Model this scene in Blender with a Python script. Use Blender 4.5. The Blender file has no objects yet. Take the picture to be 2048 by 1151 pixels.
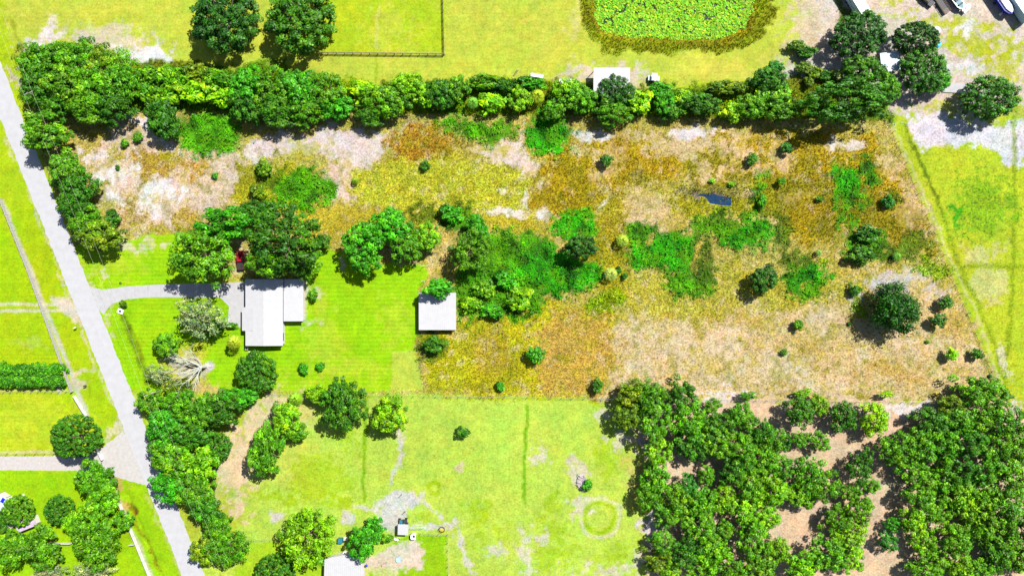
import bpy, math, random
import numpy as np

S = 0.14            # metres per photograph pixel at ground level
H = 191.0           # camera height
scene = bpy.context.scene
C = scene.collection
R = math.radians

# ------------------------------------------------------------------ camera, sky, sun, exposure
cam = bpy.data.cameras.new('camera')
cam.sensor_width = 36.0
cam.lens = 36.0 * H / (2048 * S)
cam.clip_end = 6000
camo = bpy.data.objects.new('camera', cam)
camo.location = (0, 0, H)
C.objects.link(camo)
scene.camera = camo

SUN_EL, SUN_AZ = 51.0, 44.0          # the sun stands to the upper right of the picture
world = bpy.data.worlds.new('World')
scene.world = world
world.use_nodes = True
wn = world.node_tree
bg = wn.nodes['Background']
sky = wn.nodes.new('ShaderNodeTexSky')
sky.sky_type = 'NISHITA'
sky.sun_disc = False
sky.sun_elevation = R(SUN_EL)
sky.sun_rotation = R(SUN_AZ)
wn.links.new(sky.outputs[0], bg.inputs[0])
bg.inputs[1].default_value = 0.06
sl = bpy.data.lights.new('sun', 'SUN')
sl.energy = 5.0
sl.angle = R(0.5)
sl.color = (1.0, 0.965, 0.9)
so = bpy.data.objects.new('sun', sl)
so.rotation_euler = (R(90 - SUN_EL), 0, R(180 - SUN_AZ))
so.location = (60, 60, 150)
C.objects.link(so)
scene.view_settings.view_transform = 'Standard'
scene.view_settings.look = 'None'
scene.view_settings.gamma = 1.0
scene.view_settings.use_curve_mapping = False
scene.view_settings.exposure = 1.12
K = 2.75            # overall gain from albedo to display-linear value, for choosing albedos

# ------------------------------------------------------------------ helpers
def lin(c):
    out = []
    for v in c:
        v = v / 255.0
        out.append(v / 12.92 if v <= 0.04045 else ((v + 0.055) / 1.055) ** 2.4)
    return out
def alb(c, g=1.0):
    return [min(0.85, v / K * g) for v in lin(c)]
def at(px, py, z=0.0):
    f = S * (1 - z / H)
    return ((px - 1024) * f, (575.5 - py) * f)

def mat(name, col=(0.5, 0.5, 0.5), rough=0.6, noise=None, metal=0.0, spec=0.3, coat=0.0):
    m = bpy.data.materials.new(name)
    m.use_nodes = True
    nt = m.node_tree
    b = nt.nodes['Principled BSDF']
    b.inputs['Roughness'].default_value = rough
    b.inputs['Metallic'].default_value = metal
    b.inputs['Specular IOR Level'].default_value = spec
    b.inputs['Coat Weight'].default_value = coat
    scale, amt = noise if noise else (3.0, 0.12)
    geo = nt.nodes.new('ShaderNodeTexCoord')
    nz = nt.nodes.new('ShaderNodeTexNoise')
    nz.inputs['Scale'].default_value = scale
    nz.inputs['Detail'].default_value = 5
    nt.links.new(geo.outputs['Object'], nz.inputs['Vector'])
    mr = nt.nodes.new('ShaderNodeMapRange')
    mr.inputs['From Min'].default_value = 0.3
    mr.inputs['From Max'].default_value = 0.7
    mr.inputs['To Min'].default_value = 1 - amt
    mr.inputs['To Max'].default_value = 1 + amt
    nt.links.new(nz.outputs[0], mr.inputs[0])
    mx = nt.nodes.new('ShaderNodeVectorMath')
    mx.operation = 'SCALE'
    mx.inputs[0].default_value = col[:3]
    nt.links.new(mr.outputs[0], mx.inputs['Scale'])
    nt.links.new(mx.outputs[0], b.inputs['Base Color'])
    return m

class MB:
    def __init__(s): s.v = []; s.f = []
    def add(s, vs, fs):
        n = len(s.v); s.v += [tuple(v) for v in vs]; s.f += [tuple(i + n for i in f) for f in fs]; return s
    def box(s, c, d, rz=0.0, taper=1.0):
        cx, cy, cz = c; a, b, h = d[0] / 2, d[1] / 2, d[2] / 2
        ca, sa = math.cos(rz), math.sin(rz); vs = []
        for z, t in ((-h, 1.0), (h, taper)):
            for x, y in ((-a * t, -b * t), (a * t, -b * t), (a * t, b * t), (-a * t, b * t)):
                vs.append((cx + x * ca - y * sa, cy + x * sa + y * ca, cz + z))
        return s.add(vs, [(3, 2, 1, 0), (4, 5, 6, 7), (0, 1, 5, 4), (1, 2, 6, 5), (2, 3, 7, 6), (3, 0, 4, 7)])
    def prism(s, poly, z0, z1, inset=0.0):
        n = len(poly)
        mx = sum(p[0] for p in poly) / n; my = sum(p[1] for p in poly) / n
        vs = [(x, y, z0) for x, y in poly] + [(x + (mx - x) * inset, y + (my - y) * inset, z1) for x, y in poly]
        fs = [tuple(range(n - 1, -1, -1)), tuple(range(n, 2 * n))]
        for i in range(n):
            j = (i + 1) % n; fs.append((i, j, n + j, n + i))
        return s.add(vs, fs)
    def tube(s, p, q, r0, r1=None, n=6):
        r1 = r0 if r1 is None else r1
        p = np.array(p, float); q = np.array(q, float); d = q - p; L = np.linalg.norm(d)
        if L < 1e-6: return s
        d /= L; u = np.cross(d, (0, 0, 1.0) if abs(d[2]) < .95 else (1.0, 0, 0)); u /= np.linalg.norm(u); w = np.cross(d, u)
        vs = []
        for c, r in ((p, r0), (q, r1)):
            for i in range(n):
                a = 2 * math.pi * i / n; vs.append(c + r * (math.cos(a) * u + math.sin(a) * w))
        fs = [(i, (i + 1) % n, n + (i + 1) % n, n + i) for i in range(n)] + [tuple(range(n - 1, -1, -1)), tuple(range(n, 2 * n))]
        return s.add(vs, fs)
    def ball(s, c, r, nu=10, nv=6):
        vs = [(c[0], c[1], c[2] - r[2])]
        for j in range(1, nv):
            t = -math.pi / 2 + math.pi * j / nv
            for i in range(nu):
                a = 2 * math.pi * i / nu
                vs.append((c[0] + r[0] * math.cos(t) * math.cos(a), c[1] + r[1] * math.cos(t) * math.sin(a), c[2] + r[2] * math.sin(t)))
        vs.append((c[0], c[1], c[2] + r[2])); fs = []
        for i in range(nu): fs.append((0, 1 + (i + 1) % nu, 1 + i))
        for j in range(nv - 2):
            for i in range(nu):
                a = 1 + j * nu; fs.append((a + i, a + (i + 1) % nu, a + nu + (i + 1) % nu, a + nu + i))
        a = 1 + (nv - 2) * nu
        for i in range(nu): fs.append((a + i, a + (i + 1) % nu, len(vs) - 1))
        return s.add(vs, fs)
    def mesh(s, name, m):
        me = bpy.data.meshes.new(name); me.from_pydata(s.v, [], s.f); me.update()
        if m: me.materials.append(m)
        return me
    def build(s, name, m, parent=None, loc=None, rz=0.0):
        o = bpy.data.objects.new(name, s.mesh(name, m)); C.objects.link(o)
        if parent: o.parent = parent
        if loc: o.location = loc
        if rz: o.rotation_euler.z = rz
        return o

def tag(o, label=None, cat=None, group=None, kind=None):
    if label: o['label'] = label
    if cat: o['category'] = cat
    if group: o['group'] = group
    if kind: o['kind'] = kind
    return o
def thing(name, label, cat, loc, rz=0.0, group=None):
    o = bpy.data.objects.new(name, None); C.objects.link(o)
    o.empty_display_size = 0.3; o.location = loc; o.rotation_euler.z = rz
    return tag(o, label, cat, group)
def link(name, me, parent, loc=(0, 0, 0), scale=(1, 1, 1), rot=(0, 0, 0), color=None):
    o = bpy.data.objects.new(name, me); C.objects.link(o)
    if parent: o.parent = parent
    o.location = loc; o.scale = scale; o.rotation_euler = rot
    if color: o.color = (*color, 1.0)
    return o

def vnoise(x, y, cell, seed):
    rs = np.random.RandomState(seed); T = rs.rand(256, 256)
    u = x / cell + 1000.0; v = y / cell + 1000.0
    iu = np.floor(u).astype(int); iv = np.floor(v).astype(int); fu = u - iu; fv = v - iv
    fu = fu * fu * (3 - 2 * fu); fv = fv * fv * (3 - 2 * fv)
    g = lambda a, b: T[a % 256, b % 256]
    return (g(iu, iv) * (1 - fu) + g(iu + 1, iv) * fu) * (1 - fv) + (g(iu, iv + 1) * (1 - fu) + g(iu + 1, iv + 1) * fu) * fv
def fbm(x, y, cell, seed, o=4):
    s = 0; a = 0.5; t = 0
    for i in range(o):
        ca, sa = math.cos(.6 + 1.1 * i), math.sin(.6 + 1.1 * i)      # turn each octave so no lattice shows
        s = s + a * vnoise(x * ca - y * sa, x * sa + y * ca, cell / 2 ** i, seed + i * 7); t += a; a *= 0.55
    return s / t

def nd_mesh(name, verts, faces, m, attrs=None, colors=None):
    """verts (n,3), faces (k,3|4) -> mesh, by foreach_set"""
    me = bpy.data.meshes.new(name)
    k, c = faces.shape
    me.vertices.add(len(verts)); me.vertices.foreach_set('co', verts.astype(np.float32).ravel())
    me.loops.add(k * c); me.loops.foreach_set('vertex_index', faces.astype(np.int32).ravel())
    me.polygons.add(k); me.polygons.foreach_set('loop_start', np.arange(0, k * c, c, dtype=np.int32))
    me.polygons.foreach_set('loop_total', np.full(k, c, dtype=np.int32))
    for an, arr in (colors or {}).items():
        a = me.attributes.new(an, 'FLOAT_COLOR', 'POINT')
        full = np.ones((len(verts), 4), np.float32); full[:, :arr.shape[1]] = arr
        a.data.foreach_set('color', full.ravel())
    me.update(calc_edges=True)
    if m: me.materials.append(m)
    return me
# ------------------------------------------------------------------ ground cover map (in photograph pixels: what grows where)
def spaced(lo, hi, step, far):
    core = np.arange(lo, hi + step, step); n = []
    return np.concatenate([[-far, -far * .5, lo - 60, lo - 20, lo - 6], core, [hi + 6, hi + 20, hi + 60, far * .5, far]])
gx = spaced(-150, 150, 0.42, 1800.0)
gy = spaced(-88, 88, 0.42, 1800.0)
GX, GY = np.meshgrid(gx, gy)
PX = GX / S + 1024; PY = 575.5 - GY / S
W1 = fbm(PX, PY, 60, 11) - .5; W2 = fbm(PX, PY, 60, 23) - .5
W3 = fbm(PX, PY, 14, 31, 3) - .5; W4 = fbm(PX, PY, 14, 47, 3) - .5
QX = PX + 52 * W1 + 30 * W3; QY = PY + 52 * W2 + 30 * W4       # ragged edges
EDGE = fbm(PX, PY, 9, 57, 3) - .5
col = np.zeros(GX.shape + (3,)); rough = np.full(GX.shape, 0.25); hgt = np.zeros(GX.shape); lush = np.zeros(GX.shape); stripe = np.zeros(GX.shape)
zz = np.zeros(GX.shape)

def sd_poly(X, Y, P):
    d = np.full(X.shape, 1e18); inside = np.zeros(X.shape, bool); n = len(P)
    for i in range(n):
        x0, y0 = P[i]; x1, y1 = P[(i + 1) % n]; ex, ey = x1 - x0, y1 - y0
        wx = X - x0; wy = Y - y0; t = np.clip((wx * ex + wy * ey) / (ex * ex + ey * ey + 1e-9), 0, 1)
        d = np.minimum(d, (wx - ex * t) ** 2 + (wy - ey * t) ** 2)
        c = ((y0 > Y) != (y1 > Y)) & (X < (x1 - x0) * (Y - y0) / (y1 - y0 + 1e-12) + x0)
        inside ^= c
    d = np.sqrt(d)
    return np.where(inside, -d, d)
def sd_line(X, Y, P, w):
    d = np.full(X.shape, 1e18)
    for (x0, y0), (x1, y1) in zip(P[:-1], P[1:]):
        ex, ey = x1 - x0, y1 - y0; wx = X - x0; wy = Y - y0
        t = np.clip((wx * ex + wy * ey) / (ex * ex + ey * ey + 1e-9), 0, 1)
        d = np.minimum(d, np.hypot(wx - ex * t, wy - ey * t))
    return d - w
def sd_ell(X, Y, cx, cy, rx, ry, rot=0):
    c, s = math.cos(R(rot)), math.sin(R(rot)); x = X - cx; y = Y - cy
    u = (x * c + y * s) / rx; v = (-x * s + y * c) / ry
    return (np.hypot(u, v) - 1) * min(rx, ry)

def paint(shape, c, soft=8, a=1.0, warp=1.0, rg=None, h=None, lu=None, st=None):
    pts = shape[1] if shape[0] != 'e' else None
    if pts is not None:
        xs = [p[0] for p in pts]; ys = [p[1] for p in pts]; pad = 70
        bx = (min(xs) - pad, max(xs) + pad, min(ys) - pad, max(ys) + pad)
    else:
        _, cx, cy, rx, ry = shape[:5]; r_ = max(rx, ry) + 70; bx = (cx - r_, cx + r_, cy - r_, cy + r_)
    jx = np.where((PX[0] >= bx[0]) & (PX[0] <= bx[1]))[0]; jy = np.where((PY[:, 0] >= bx[2]) & (PY[:, 0] <= bx[3]))[0]
    if len(jx) == 0 or len(jy) == 0: return
    sl_ = np.s_[jy[0]:jy[-1] + 1, jx[0]:jx[-1] + 1]
    X = PX[sl_] * (1 - warp) + QX[sl_] * warp; Y = PY[sl_] * (1 - warp) + QY[sl_] * warp
    if shape[0] == 'p': d = sd_poly(X, Y, pts)
    elif shape[0] == 'l': d = sd_line(X, Y, pts, shape[2])
    else: d = sd_ell(X, Y, *shape[1:])
    d = d + EDGE[sl_] * (soft * 2.6 + 6) * warp
    t = np.clip(.5 - d / soft, 0, 1); t = t * t * (3 - 2 * t) * a
    if c is not None: col[sl_] = col[sl_] * (1 - t[..., None]) + np.array(alb(c)) * t[..., None]
    if rg is not None: rough[sl_] = rough[sl_] * (1 - t) + rg * t
    if h is not None: hgt[sl_] = hgt[sl_] * (1 - t) + h * t
    if lu is not None: lush[sl_] = lush[sl_] * (1 - t) + lu * t
    if st is not None: stripe[sl_] = stripe[sl_] * (1 - t) + st * t
def P(*a): return ('p', [(a[i], a[i + 1]) for i in range(0, len(a), 2)])
def L(w, *a): return ('l', [(a[i], a[i + 1]) for i in range(0, len(a), 2)], w)
def E(cx, cy, rx, ry, rot=0): return ('e', cx, cy, rx, ry, rot)

SAND = (246, 240, 242); PINK = (230, 208, 186); TAN = (222, 192, 140); GOLD = (204, 170, 26); OLIVE = (196, 196, 34)
LUSH = (62, 180, 0); DLUSH = (62, 112, 10); LIME = (190, 214, 10); FOREST = (236, 208, 172)
col[:] = alb((186, 216, 24)); rough[:] = .25
# fields left of the road
paint(P(-300, 925, 330, 925, 420, 1300, -300, 1300), (170, 222, 6), 10)
paint(P(-300, 625, 110, 625, 170, 905, -300, 905), (186, 222, 14), 6, st=.5)
paint(P(-300, 420, 5, 420, 75, 605, -300, 605), (178, 222, 4), 5, st=.5)
paint(E(60, 850, 110, 60), (206, 222, 50), 30, .7); paint(E(60, 690, 25, 8), (205, 222, 90), 8, .6)
# top pasture
paint(P(0, -200, 1620, -200, 1640, 120, 1560, 150, 1500, 175, 1300, 190, 1050, 165, 700, 165, 300, 150, 40, 110, 0, 60), (204, 220, 72), 12, st=.35)
paint(P(640, -100, 888, -100, 888, 105, 640, 105), (190, 220, 14), 5, .8, .2)
for e in ((140, 30, 150, 30), (790, 60, 40, 60), (960, 30, 60, 30), (1100, 70, 60, 70)): paint(E(*e), (218, 220, 84), 40, .55)
paint(L(3, 757, 10, 757, 95), (222, 222, 120), 5, .7, .3)
paint(L(3, 753, 100, 753, 160), (160, 190, 10), 5, .6, .3)
for e in ((85, 80, 42, 16, -12), (113, 62, 12, 26)): paint(E(*e), SAND, 10, .85)
paint(E(235, 85, 90, 24, 12), (232, 215, 205), 22, .75); paint(E(300, 112, 50, 24, 15), SAND, 10, .95); paint(E(165, 70, 12, 14), (232, 214, 205), 8, .6)
paint(E(200, 45, 60, 14), (200, 222, 50), 20, .5)
paint(E(1215, 140, 62, 22), (236, 216, 200), 14, .9); paint(E(1085, 153, 70, 6), (230, 208, 150), 8, .6); paint(E(1260, 165, 40, 14), (226, 214, 150), 12, .6)
paint(E(1150, 45, 8, 40), (232, 226, 140), 8, .6); paint(E(1430, 140, 90, 26), (226, 224, 92), 24, .6)
paint(L(7, 1470, 165, 1540, 110, 1580, 60), (224, 222, 96), 14, .6)
paint(L(3, 20, 40, 60, 130), (150, 170, 10), 6, .7, .3)
# top right yard, sandy
paint(P(1575, -150, 2300, -150, 2300, 238, 1850, 238, 1780, 225, 1700, 150, 1600, 170, 1545, 160, 1590, 90), (232, 216, 206), 26, .95, rg=.35)
paint(E(1600, 50, 35, 60, 10), (224, 205, 160), 26, .8)
for e in ((1800, 12, 9, 12), (1885, 45, 90, 14, 8), (1935, 85, 50, 30, 20), (2020, 85, 50, 14, 25), (2010, 125, 26, 40), (1965, 105, 14, 10), (1900, 72, 25, 14), (1985, 150, 50, 6), (1900, 210, 40, 16), (2020, 215, 50, 20)):
    paint(E(*e), (196, 208, 14), 18, .85)
for e in ((1560, 158, 24, 12, -25), (1680, 140, 16, 10), (1610, 165, 18, 8), (1920, 135, 40, 12), (1930, 60, 20, 10)): paint(E(*e), SAND, 9, .9)
paint(P(1655, -20, 1680, -20, 1705, 40, 1680, 60), (110, 140, 10), 8, .9, rg=.6, h=.5)
# pond bank and rim
rim = P(1164, -120, 1162, 20, 1172, 62, 1200, 94, 1260, 102, 1440, 105, 1486, 98, 1526, 68, 1544, 20, 1546, -120)
paint(rim, (150, 166, 10), 9, 1, .6, rg=.9, h=.6)
paint(P(1186, -120, 1188, 30, 1200, 64, 1240, 84, 1400, 86, 1460, 84, 1504, 56, 1515, -100), (182, 150, 20), 10, .7, .6)
# hedgerow floor
paint(P(40, 95, 280, 120, 420, 130, 520, 128, 680, 160, 1040, 155, 1190, 165, 1300, 172, 1480, 180, 1560, 150, 1660, 150, 1790, 225, 1780, 245, 1400, 250, 1000, 240, 600, 250, 300, 225, 40, 215), (104, 146, 8), 14, .95, .8, rg=.9, h=.6, lu=.25)
for e in ((440, 180, 30, 25), (720, 180, 40, 25), (850, 195, 30, 20), (975, 205, 45, 22), (1290, 200, 45, 22), (1480, 210, 45, 22)): paint(E(*e), (176, 204, 6), 14, .9, h=.8, lu=.5)
# the rough lot
lot = P(48, 216, 1776, 240, 2010, 803, 258, 782)
paint(lot, (200, 186, 92), 4, 1, 0, rg=.8, h=.28)
paint(P(165, 300, 230, 250, 300, 235, 380, 290, 470, 310, 560, 300, 470, 400, 400, 430, 350, 470, 250, 480, 230, 420), (230, 206, 182), 18, 1, rg=.55, h=.16)
for p, c in ((P(262, 300, 345, 285, 372, 325, 345, 372, 300, 378, 262, 335), (186, 146, 14)), (E(392, 335, 20, 24), (204, 160, 60)), (E(378, 432, 24, 24), (206, 168, 70)), (E(270, 402, 26, 22), (206, 168, 60)), (E(225, 300, 30, 10), (205, 185, 60)), (E(345, 305, 28, 22), (182, 168, 10)), (E(270, 440, 60, 25), (216, 180, 120)), (E(340, 462, 60, 8), (196, 188, 20))):
    paint(p, c, 12, .9, rg=.9, h=.35)
for e in ((330, 388, 46, 20), (330, 424, 24, 16), (186, 302, 22, 14), (226, 355, 38, 18, -20), (290, 242, 22, 16), (345, 290, 24, 8, 35), (240, 395, 16, 10)): paint(E(*e), SAND, 12, .85, rg=.35, h=.05)
paint(P(485, 302, 540, 262, 600, 266, 660, 243, 720, 250, 770, 268, 830, 244, 858, 252, 800, 300, 765, 318, 700, 335, 660, 312, 600, 304, 520, 322), (236, 220, 216), 12, 1, rg=.4, h=.05)
paint(P(640, 350, 700, 320, 730, 330, 715, 410, 690, 420), (232, 210, 196), 10, .9, rg=.4, h=.05)
paint(P(470, 330, 560, 318, 640, 350, 660, 420, 600, 440, 480, 400), (184, 186, 24), 14, .95, rg=.9, h=.4)
paint(P(715, 330, 800, 310, 930, 320, 1010, 340, 1060, 360, 1080, 440, 1000, 450, 850, 440, 740, 420, 710, 400), (204, 206, 50), 14, .95, rg=.9, h=.35)
paint(E(610, 300, 45, 18), (196, 196, 60), 14, .7)
paint(E(850, 286, 76, 36), (202, 150, 40), 12, 1, rg=.95, h=.5)
paint(P(925, 300, 1000, 288, 1040, 258, 1056, 300, 1080, 332, 1040, 350, 1000, 336, 950, 322), (234, 216, 206), 9, 1, rg=.4, h=.05)
paint(E(990, 302, 50, 6), (204, 196, 60), 8, .8)
paint(P(1080, 335, 1130, 280, 1200, 258, 1340, 250, 1500, 262, 1640, 262, 1760, 262, 1800, 330, 1880, 492, 1860, 520, 1720, 440, 1620, 480, 1570, 480, 1540, 430, 1400, 360, 1320, 360, 1200, 410, 1170, 440, 1100, 440, 1062, 400), (200, 168, 26), 14, 1, rg=1, h=.42)
paint(P(600, 430, 700, 415, 880, 430, 1060, 430, 1100, 470, 980, 470, 900, 440, 700, 470, 640, 520, 610, 470), (210, 190, 50), 12, .9, h=.35)
for e in ((1215, 325, 30, 34), (1370, 285, 110, 20), (1300, 428, 66, 40, -15), (1260, 450, 50, 30), (1500, 318, 36, 26), (1560, 315, 30, 30), (1790, 335, 22, 40, -20), (1590, 390, 25, 12), (1820, 420, 30, 40), (1160, 300, 30, 12), (1440, 340, 60, 10), (1350, 270, 140, 12), (1450, 300, 60, 16), (1860, 450, 14, 30)): paint(E(*e), (224, 198, 148), 18, .85, rg=.6, h=.08)
for e in ((1690, 286, 36, 11), (1206, 405, 5, 26, 18), (1078, 367, 5, 9, 20), (1054, 390, 5, 14), (1020, 425, 34, 9), (1090, 425, 12, 14), (1180, 268, 40, 10), (1380, 262, 60, 8), (1000, 385, 10, 5)): paint(E(*e), SAND, 8, .85, .6, rg=.3, h=.04)
# lower half of the rough
paint(P(850, 660, 950, 640, 1080, 600, 1180, 610, 1250, 640, 1230, 790, 848, 788), (202, 198, 26), 14, 1, rg=.95, h=.36)
paint(P(1060, 650, 1120, 610, 1230, 630, 1250, 700, 1230, 780, 1090, 790, 1080, 720), (212, 172, 80), 22, .9, rg=.9, h=.3)
paint(E(980, 700, 40, 40), (214, 182, 60), 16, .8)
paint(P(1240, 645, 1400, 560, 1540, 570, 1600, 620, 1720, 600, 1770, 540, 1880, 530, 1960, 700, 2010, 800, 1200, 792, 1230, 700), (216, 192, 134), 16, 1, rg=.75, h=.1)
paint(P(1230, 560, 1300, 540, 1500, 540, 1700, 560, 1740, 600, 1600, 628, 1500, 600, 1420, 660, 1300, 640), (200, 190, 60), 18, .9, rg=1, h=.3)
paint(E(1220, 510, 50, 110), (190, 176, 20), 14, .9, rg=.95, h=.45)
paint(P(1310, 370, 1560, 360, 1560, 440, 1460, 430, 1340, 430), (204, 196, 36), 12, .95, rg=1, h=.4)
for e in ((1272, 668, 36, 30), (1288, 735, 40, 24, -20), (1440, 690, 42, 26), (1395, 775, 60, 22), (1470, 715, 12, 50, 10), (1370, 690, 30, 40), (1560, 740, 60, 30), (1720, 720, 14, 40), (1660, 770, 50, 20), (1840, 680, 60, 16), (1650, 640, 30, 12)): paint(E(*e), (234, 216, 190), 22, .55, rg=.5, h=.06)
for e in ((1255, 690, 8, 14), (1400, 660, 2, 30), (1705, 740, 5, 50), (1330, 640, 20, 8), (1620, 690, 30, 20), (1780, 740, 60, 24), (1900, 640, 26, 30), (1500, 640, 50, 20)): paint(E(*e), (206, 168, 60), 12, .6, rg=.8, h=.25)
for e in ((1795, 552, 56, 18, -12), (1765, 580, 30, 20), (1710, 600, 14, 10), (1880, 580, 20, 8)): paint(E(*e), (216, 206, 204), 12, .9, rg=.4, h=.05)
paint(L(3, 1200, 770, 1450, 700, 1620, 780), (230, 208, 160), 6, .4); paint(L(1.2, 1625, 290, 1615, 375, 1660, 460, 1680, 520, 1700, 540), (228, 204, 110), 3, .8, .5); paint(L(1.2, 1540, 455, 1590, 410), (228, 204, 110), 3, .7, .5); paint(L(1.6, 1620, 782, 1700, 775, 1850, 740, 1880, 710), (234, 212, 170), 4, .6, .5)
paint(E(1650, 400, 120, 60, 10), (158, 140, 18), 24, .7); paint(E(1800, 460, 50, 40, 60), (150, 130, 18), 20, .7); paint(E(1130, 370, 60, 40), (176, 150, 14), 20, .6); paint(E(1230, 300, 20, 60), (180, 146, 14), 16, .5)
# lush low growth
paint(P(915, 585, 945, 480, 1000, 462, 1080, 470, 1085, 560, 1070, 632, 1000, 640, 930, 640), (110, 192, 0), 18, 1, .8, rg=.7, h=1.1, lu=1.)
for e in ((425, 265, 70, 46), (610, 382, 64, 44), (958, 258, 62, 22, 12), (1095, 272, 48, 40), (1152, 445, 42, 28), (1040, 512, 92, 46), (1110, 545, 86, 46), (1020, 595, 62, 44), (955, 590, 52, 46), (1330, 500, 72, 48), (1380, 562, 46, 36), (1285, 468, 30, 22), (1485, 470, 62, 34), (1430, 450, 50, 26), (1690, 372, 28, 44), (1735, 345, 22, 30), (1735, 490, 48, 28), (1612, 552, 44, 30), (1625, 592, 30, 12), (1522, 402, 10, 36), (915, 445, 30, 26), (1705, 400, 22, 16), (1690, 440, 16, 10)):
    paint(E(*e), LUSH if e[0] in (1095, 1152, 1110, 1330, 1485, 1690, 1612) else (92, 176, 0), 16, 1, .8, rg=.6, h=.95, lu=1.)
for e in ((1815, 492, 58, 26), (1560, 470, 20, 40), (865, 690, 32, 22), (835, 725, 5, 44), (1450, 440, 40, 12), (1400, 520, 30, 60), (535, 350, 22, 30), (880, 425, 60, 14), (1590, 520, 30, 18), (1775, 400, 15, 15)): paint(E(*e), (86, 120, 10), 10, .85, rg=.9, h=.6, lu=.6)
for e in ((1210, 600, 42, 20), (1870, 532, 46, 16, -6), (1720, 610, 12, 10), (1640, 515, 14, 8)): paint(E(*e), (168, 200, 0), 10, .9, rg=.9, h=.6, lu=.5)
for e in ((1350, 440, 30, 16), (1305, 545, 18, 8), (1390, 510, 5, 30, 25), (1425, 475, 6, 22, -20), (1300, 478, 8, 12, 20)): paint(E(*e), (206, 184, 90), 6, .85, .6, h=.2, lu=0)
# cat-tail bank round the little pond
paint(E(1428, 384, 66, 15, 4), (196, 178, 136), 8, .9, .8, rg=1, h=.85); paint(E(1405, 390, 30, 6, 4), (120, 112, 104), 5, .9, .7, rg=1, h=.1); paint(E(1500, 395, 16, 12), (220, 200, 150), 6, .9, .7); paint(E(1395, 387, 24, 6), (150, 140, 128), 6, .8, .6)
# house yard
paint(P(150, 492, 262, 480, 352, 466, 420, 555, 620, 560, 634, 498, 690, 503, 760, 530, 848, 522, 860, 540, 838, 580, 836, 660, 828, 690, 846, 784, 258, 781, 200, 640), (166, 224, 2), 5, 1, .35, rg=.22, h=0, lu=0, st=1)
paint(P(785, 700, 832, 700, 846, 784, 785, 784), (206, 222, 84), 5, .9, .2, st=.4)
for e in ((225, 540, 45, 24), (265, 498, 32, 12), (700, 740, 80, 26), (650, 690, 30, 60), (640, 620, 24, 20), (560, 770, 60, 9), (790, 640, 26, 40)): paint(E(*e), (200, 224, 60), 24, .55)
for e in ((325, 505, 6, 6), (265, 500, 26, 9), (216, 560, 6, 5), (181, 555, 6, 6), (700, 525, 5, 8), (626, 653, 10, 6, -20), (618, 598, 14, 8)): paint(E(*e), (232, 220, 196), 8, .75)
paint(P(345, 690, 400, 690, 420, 730, 425, 778, 350, 775, 335, 720), (206, 208, 60), 14, .85, rg=.5); paint(E(398, 770, 30, 12), (222, 196, 120), 8, .9); paint(E(380, 735, 26, 18), (224, 212, 200), 10, .7)
paint(E(417, 731, 10, 11), (226, 216, 216), 4, 1, .3)
paint(E(475, 530, 12, 40), (226, 206, 150), 8, .9); paint(P(440, 540, 492, 540, 492, 566, 440, 566), (216, 206, 70), 8, .8)
paint(P(608, 562, 613, 562, 613, 645, 608, 645), (222, 214, 190), 3, .9, .1)
paint(E(862, 520, 8, 22), (230, 204, 140), 6, 1, .6); paint(E(885, 505, 10, 30), (226, 204, 120), 8, .9, .6, h=.1); paint(E(912, 673, 18, 6), (226, 206, 140), 8, .8, h=.1)
# ditch and road verges
paint(L(5, 246, 632, 298, 768), (116, 150, 6), 8, .95, .25, rg=.5); paint(L(2, 272, 668, 290, 720), (150, 130, 20), 5, .7, .3)
paint(P(62, 400, 100, 440, 200, 700, 250, 860, 190, 830, 150, 735, 75, 560, 20, 415), (178, 216, 2), 10, .6)
paint(L(4, 5, 402, 76, 580, 176, 832), (214, 212, 196), 4, .95, .15, rg=.2)
paint(L(4, 225, 955, 262, 1050, 305, 1160), (220, 216, 180), 6, .8, .2)
paint(L(2.4, 258, 1000, 285, 1060, 318, 1145), (150, 146, 6), 6, .95, .3, rg=.6); paint(E(272, 1020, 5, 14, -20), (120, 84, 20), 5, .9, .4); paint(P(225, 945, 255, 955, 262, 1010, 245, 1010), (216, 190, 100), 8, .9)
paint(L(2.6, -200, 605, 120, 609, 150, 606), (228, 224, 200), 4, .95, .15); paint(L(2.6, -200, 620, 120, 622, 150, 616), (228, 224, 200), 4, .95, .15); paint(P(110, 600, 140, 588, 150, 612, 160, 650, 120, 626), (228, 222, 204), 8, .9, .4)
paint(L(3, 146, 780, 150, 755, 165, 742, 195, 738), (230, 210, 170), 6, .95, .5); paint(E(160, 772, 16, 10), (226, 208, 180), 6, .9, .5)
paint(L(2.4, -200, 783, 150, 782), (214, 222, 120), 4, .9, .2); paint(L(3, -200, 906, 112, 904), (214, 214, 150), 4, .9, .2); paint(E(128, 760, 6, 14), (220, 222, 190), 5, .8)
paint(L(4, 216, 620, 232, 665), (220, 204, 170), 8, .6); paint(L(2.5, 0, 240, 134, 576, 250, 865), (226, 216, 170), 4, .8, .5); paint(L(2.5, 300, 985, 366, 1151), (222, 220, 130), 4, .7, .5)
paint(E(235, 880, 22, 10, -30), (228, 220, 190), 12, .8)
paint(L(3.5, 40, 200, 66, 288, 180, 572), (200, 206, 60), 5, .6, .4); paint(E(29, 150, 8, 14), (226, 206, 180), 6, .9)
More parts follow.
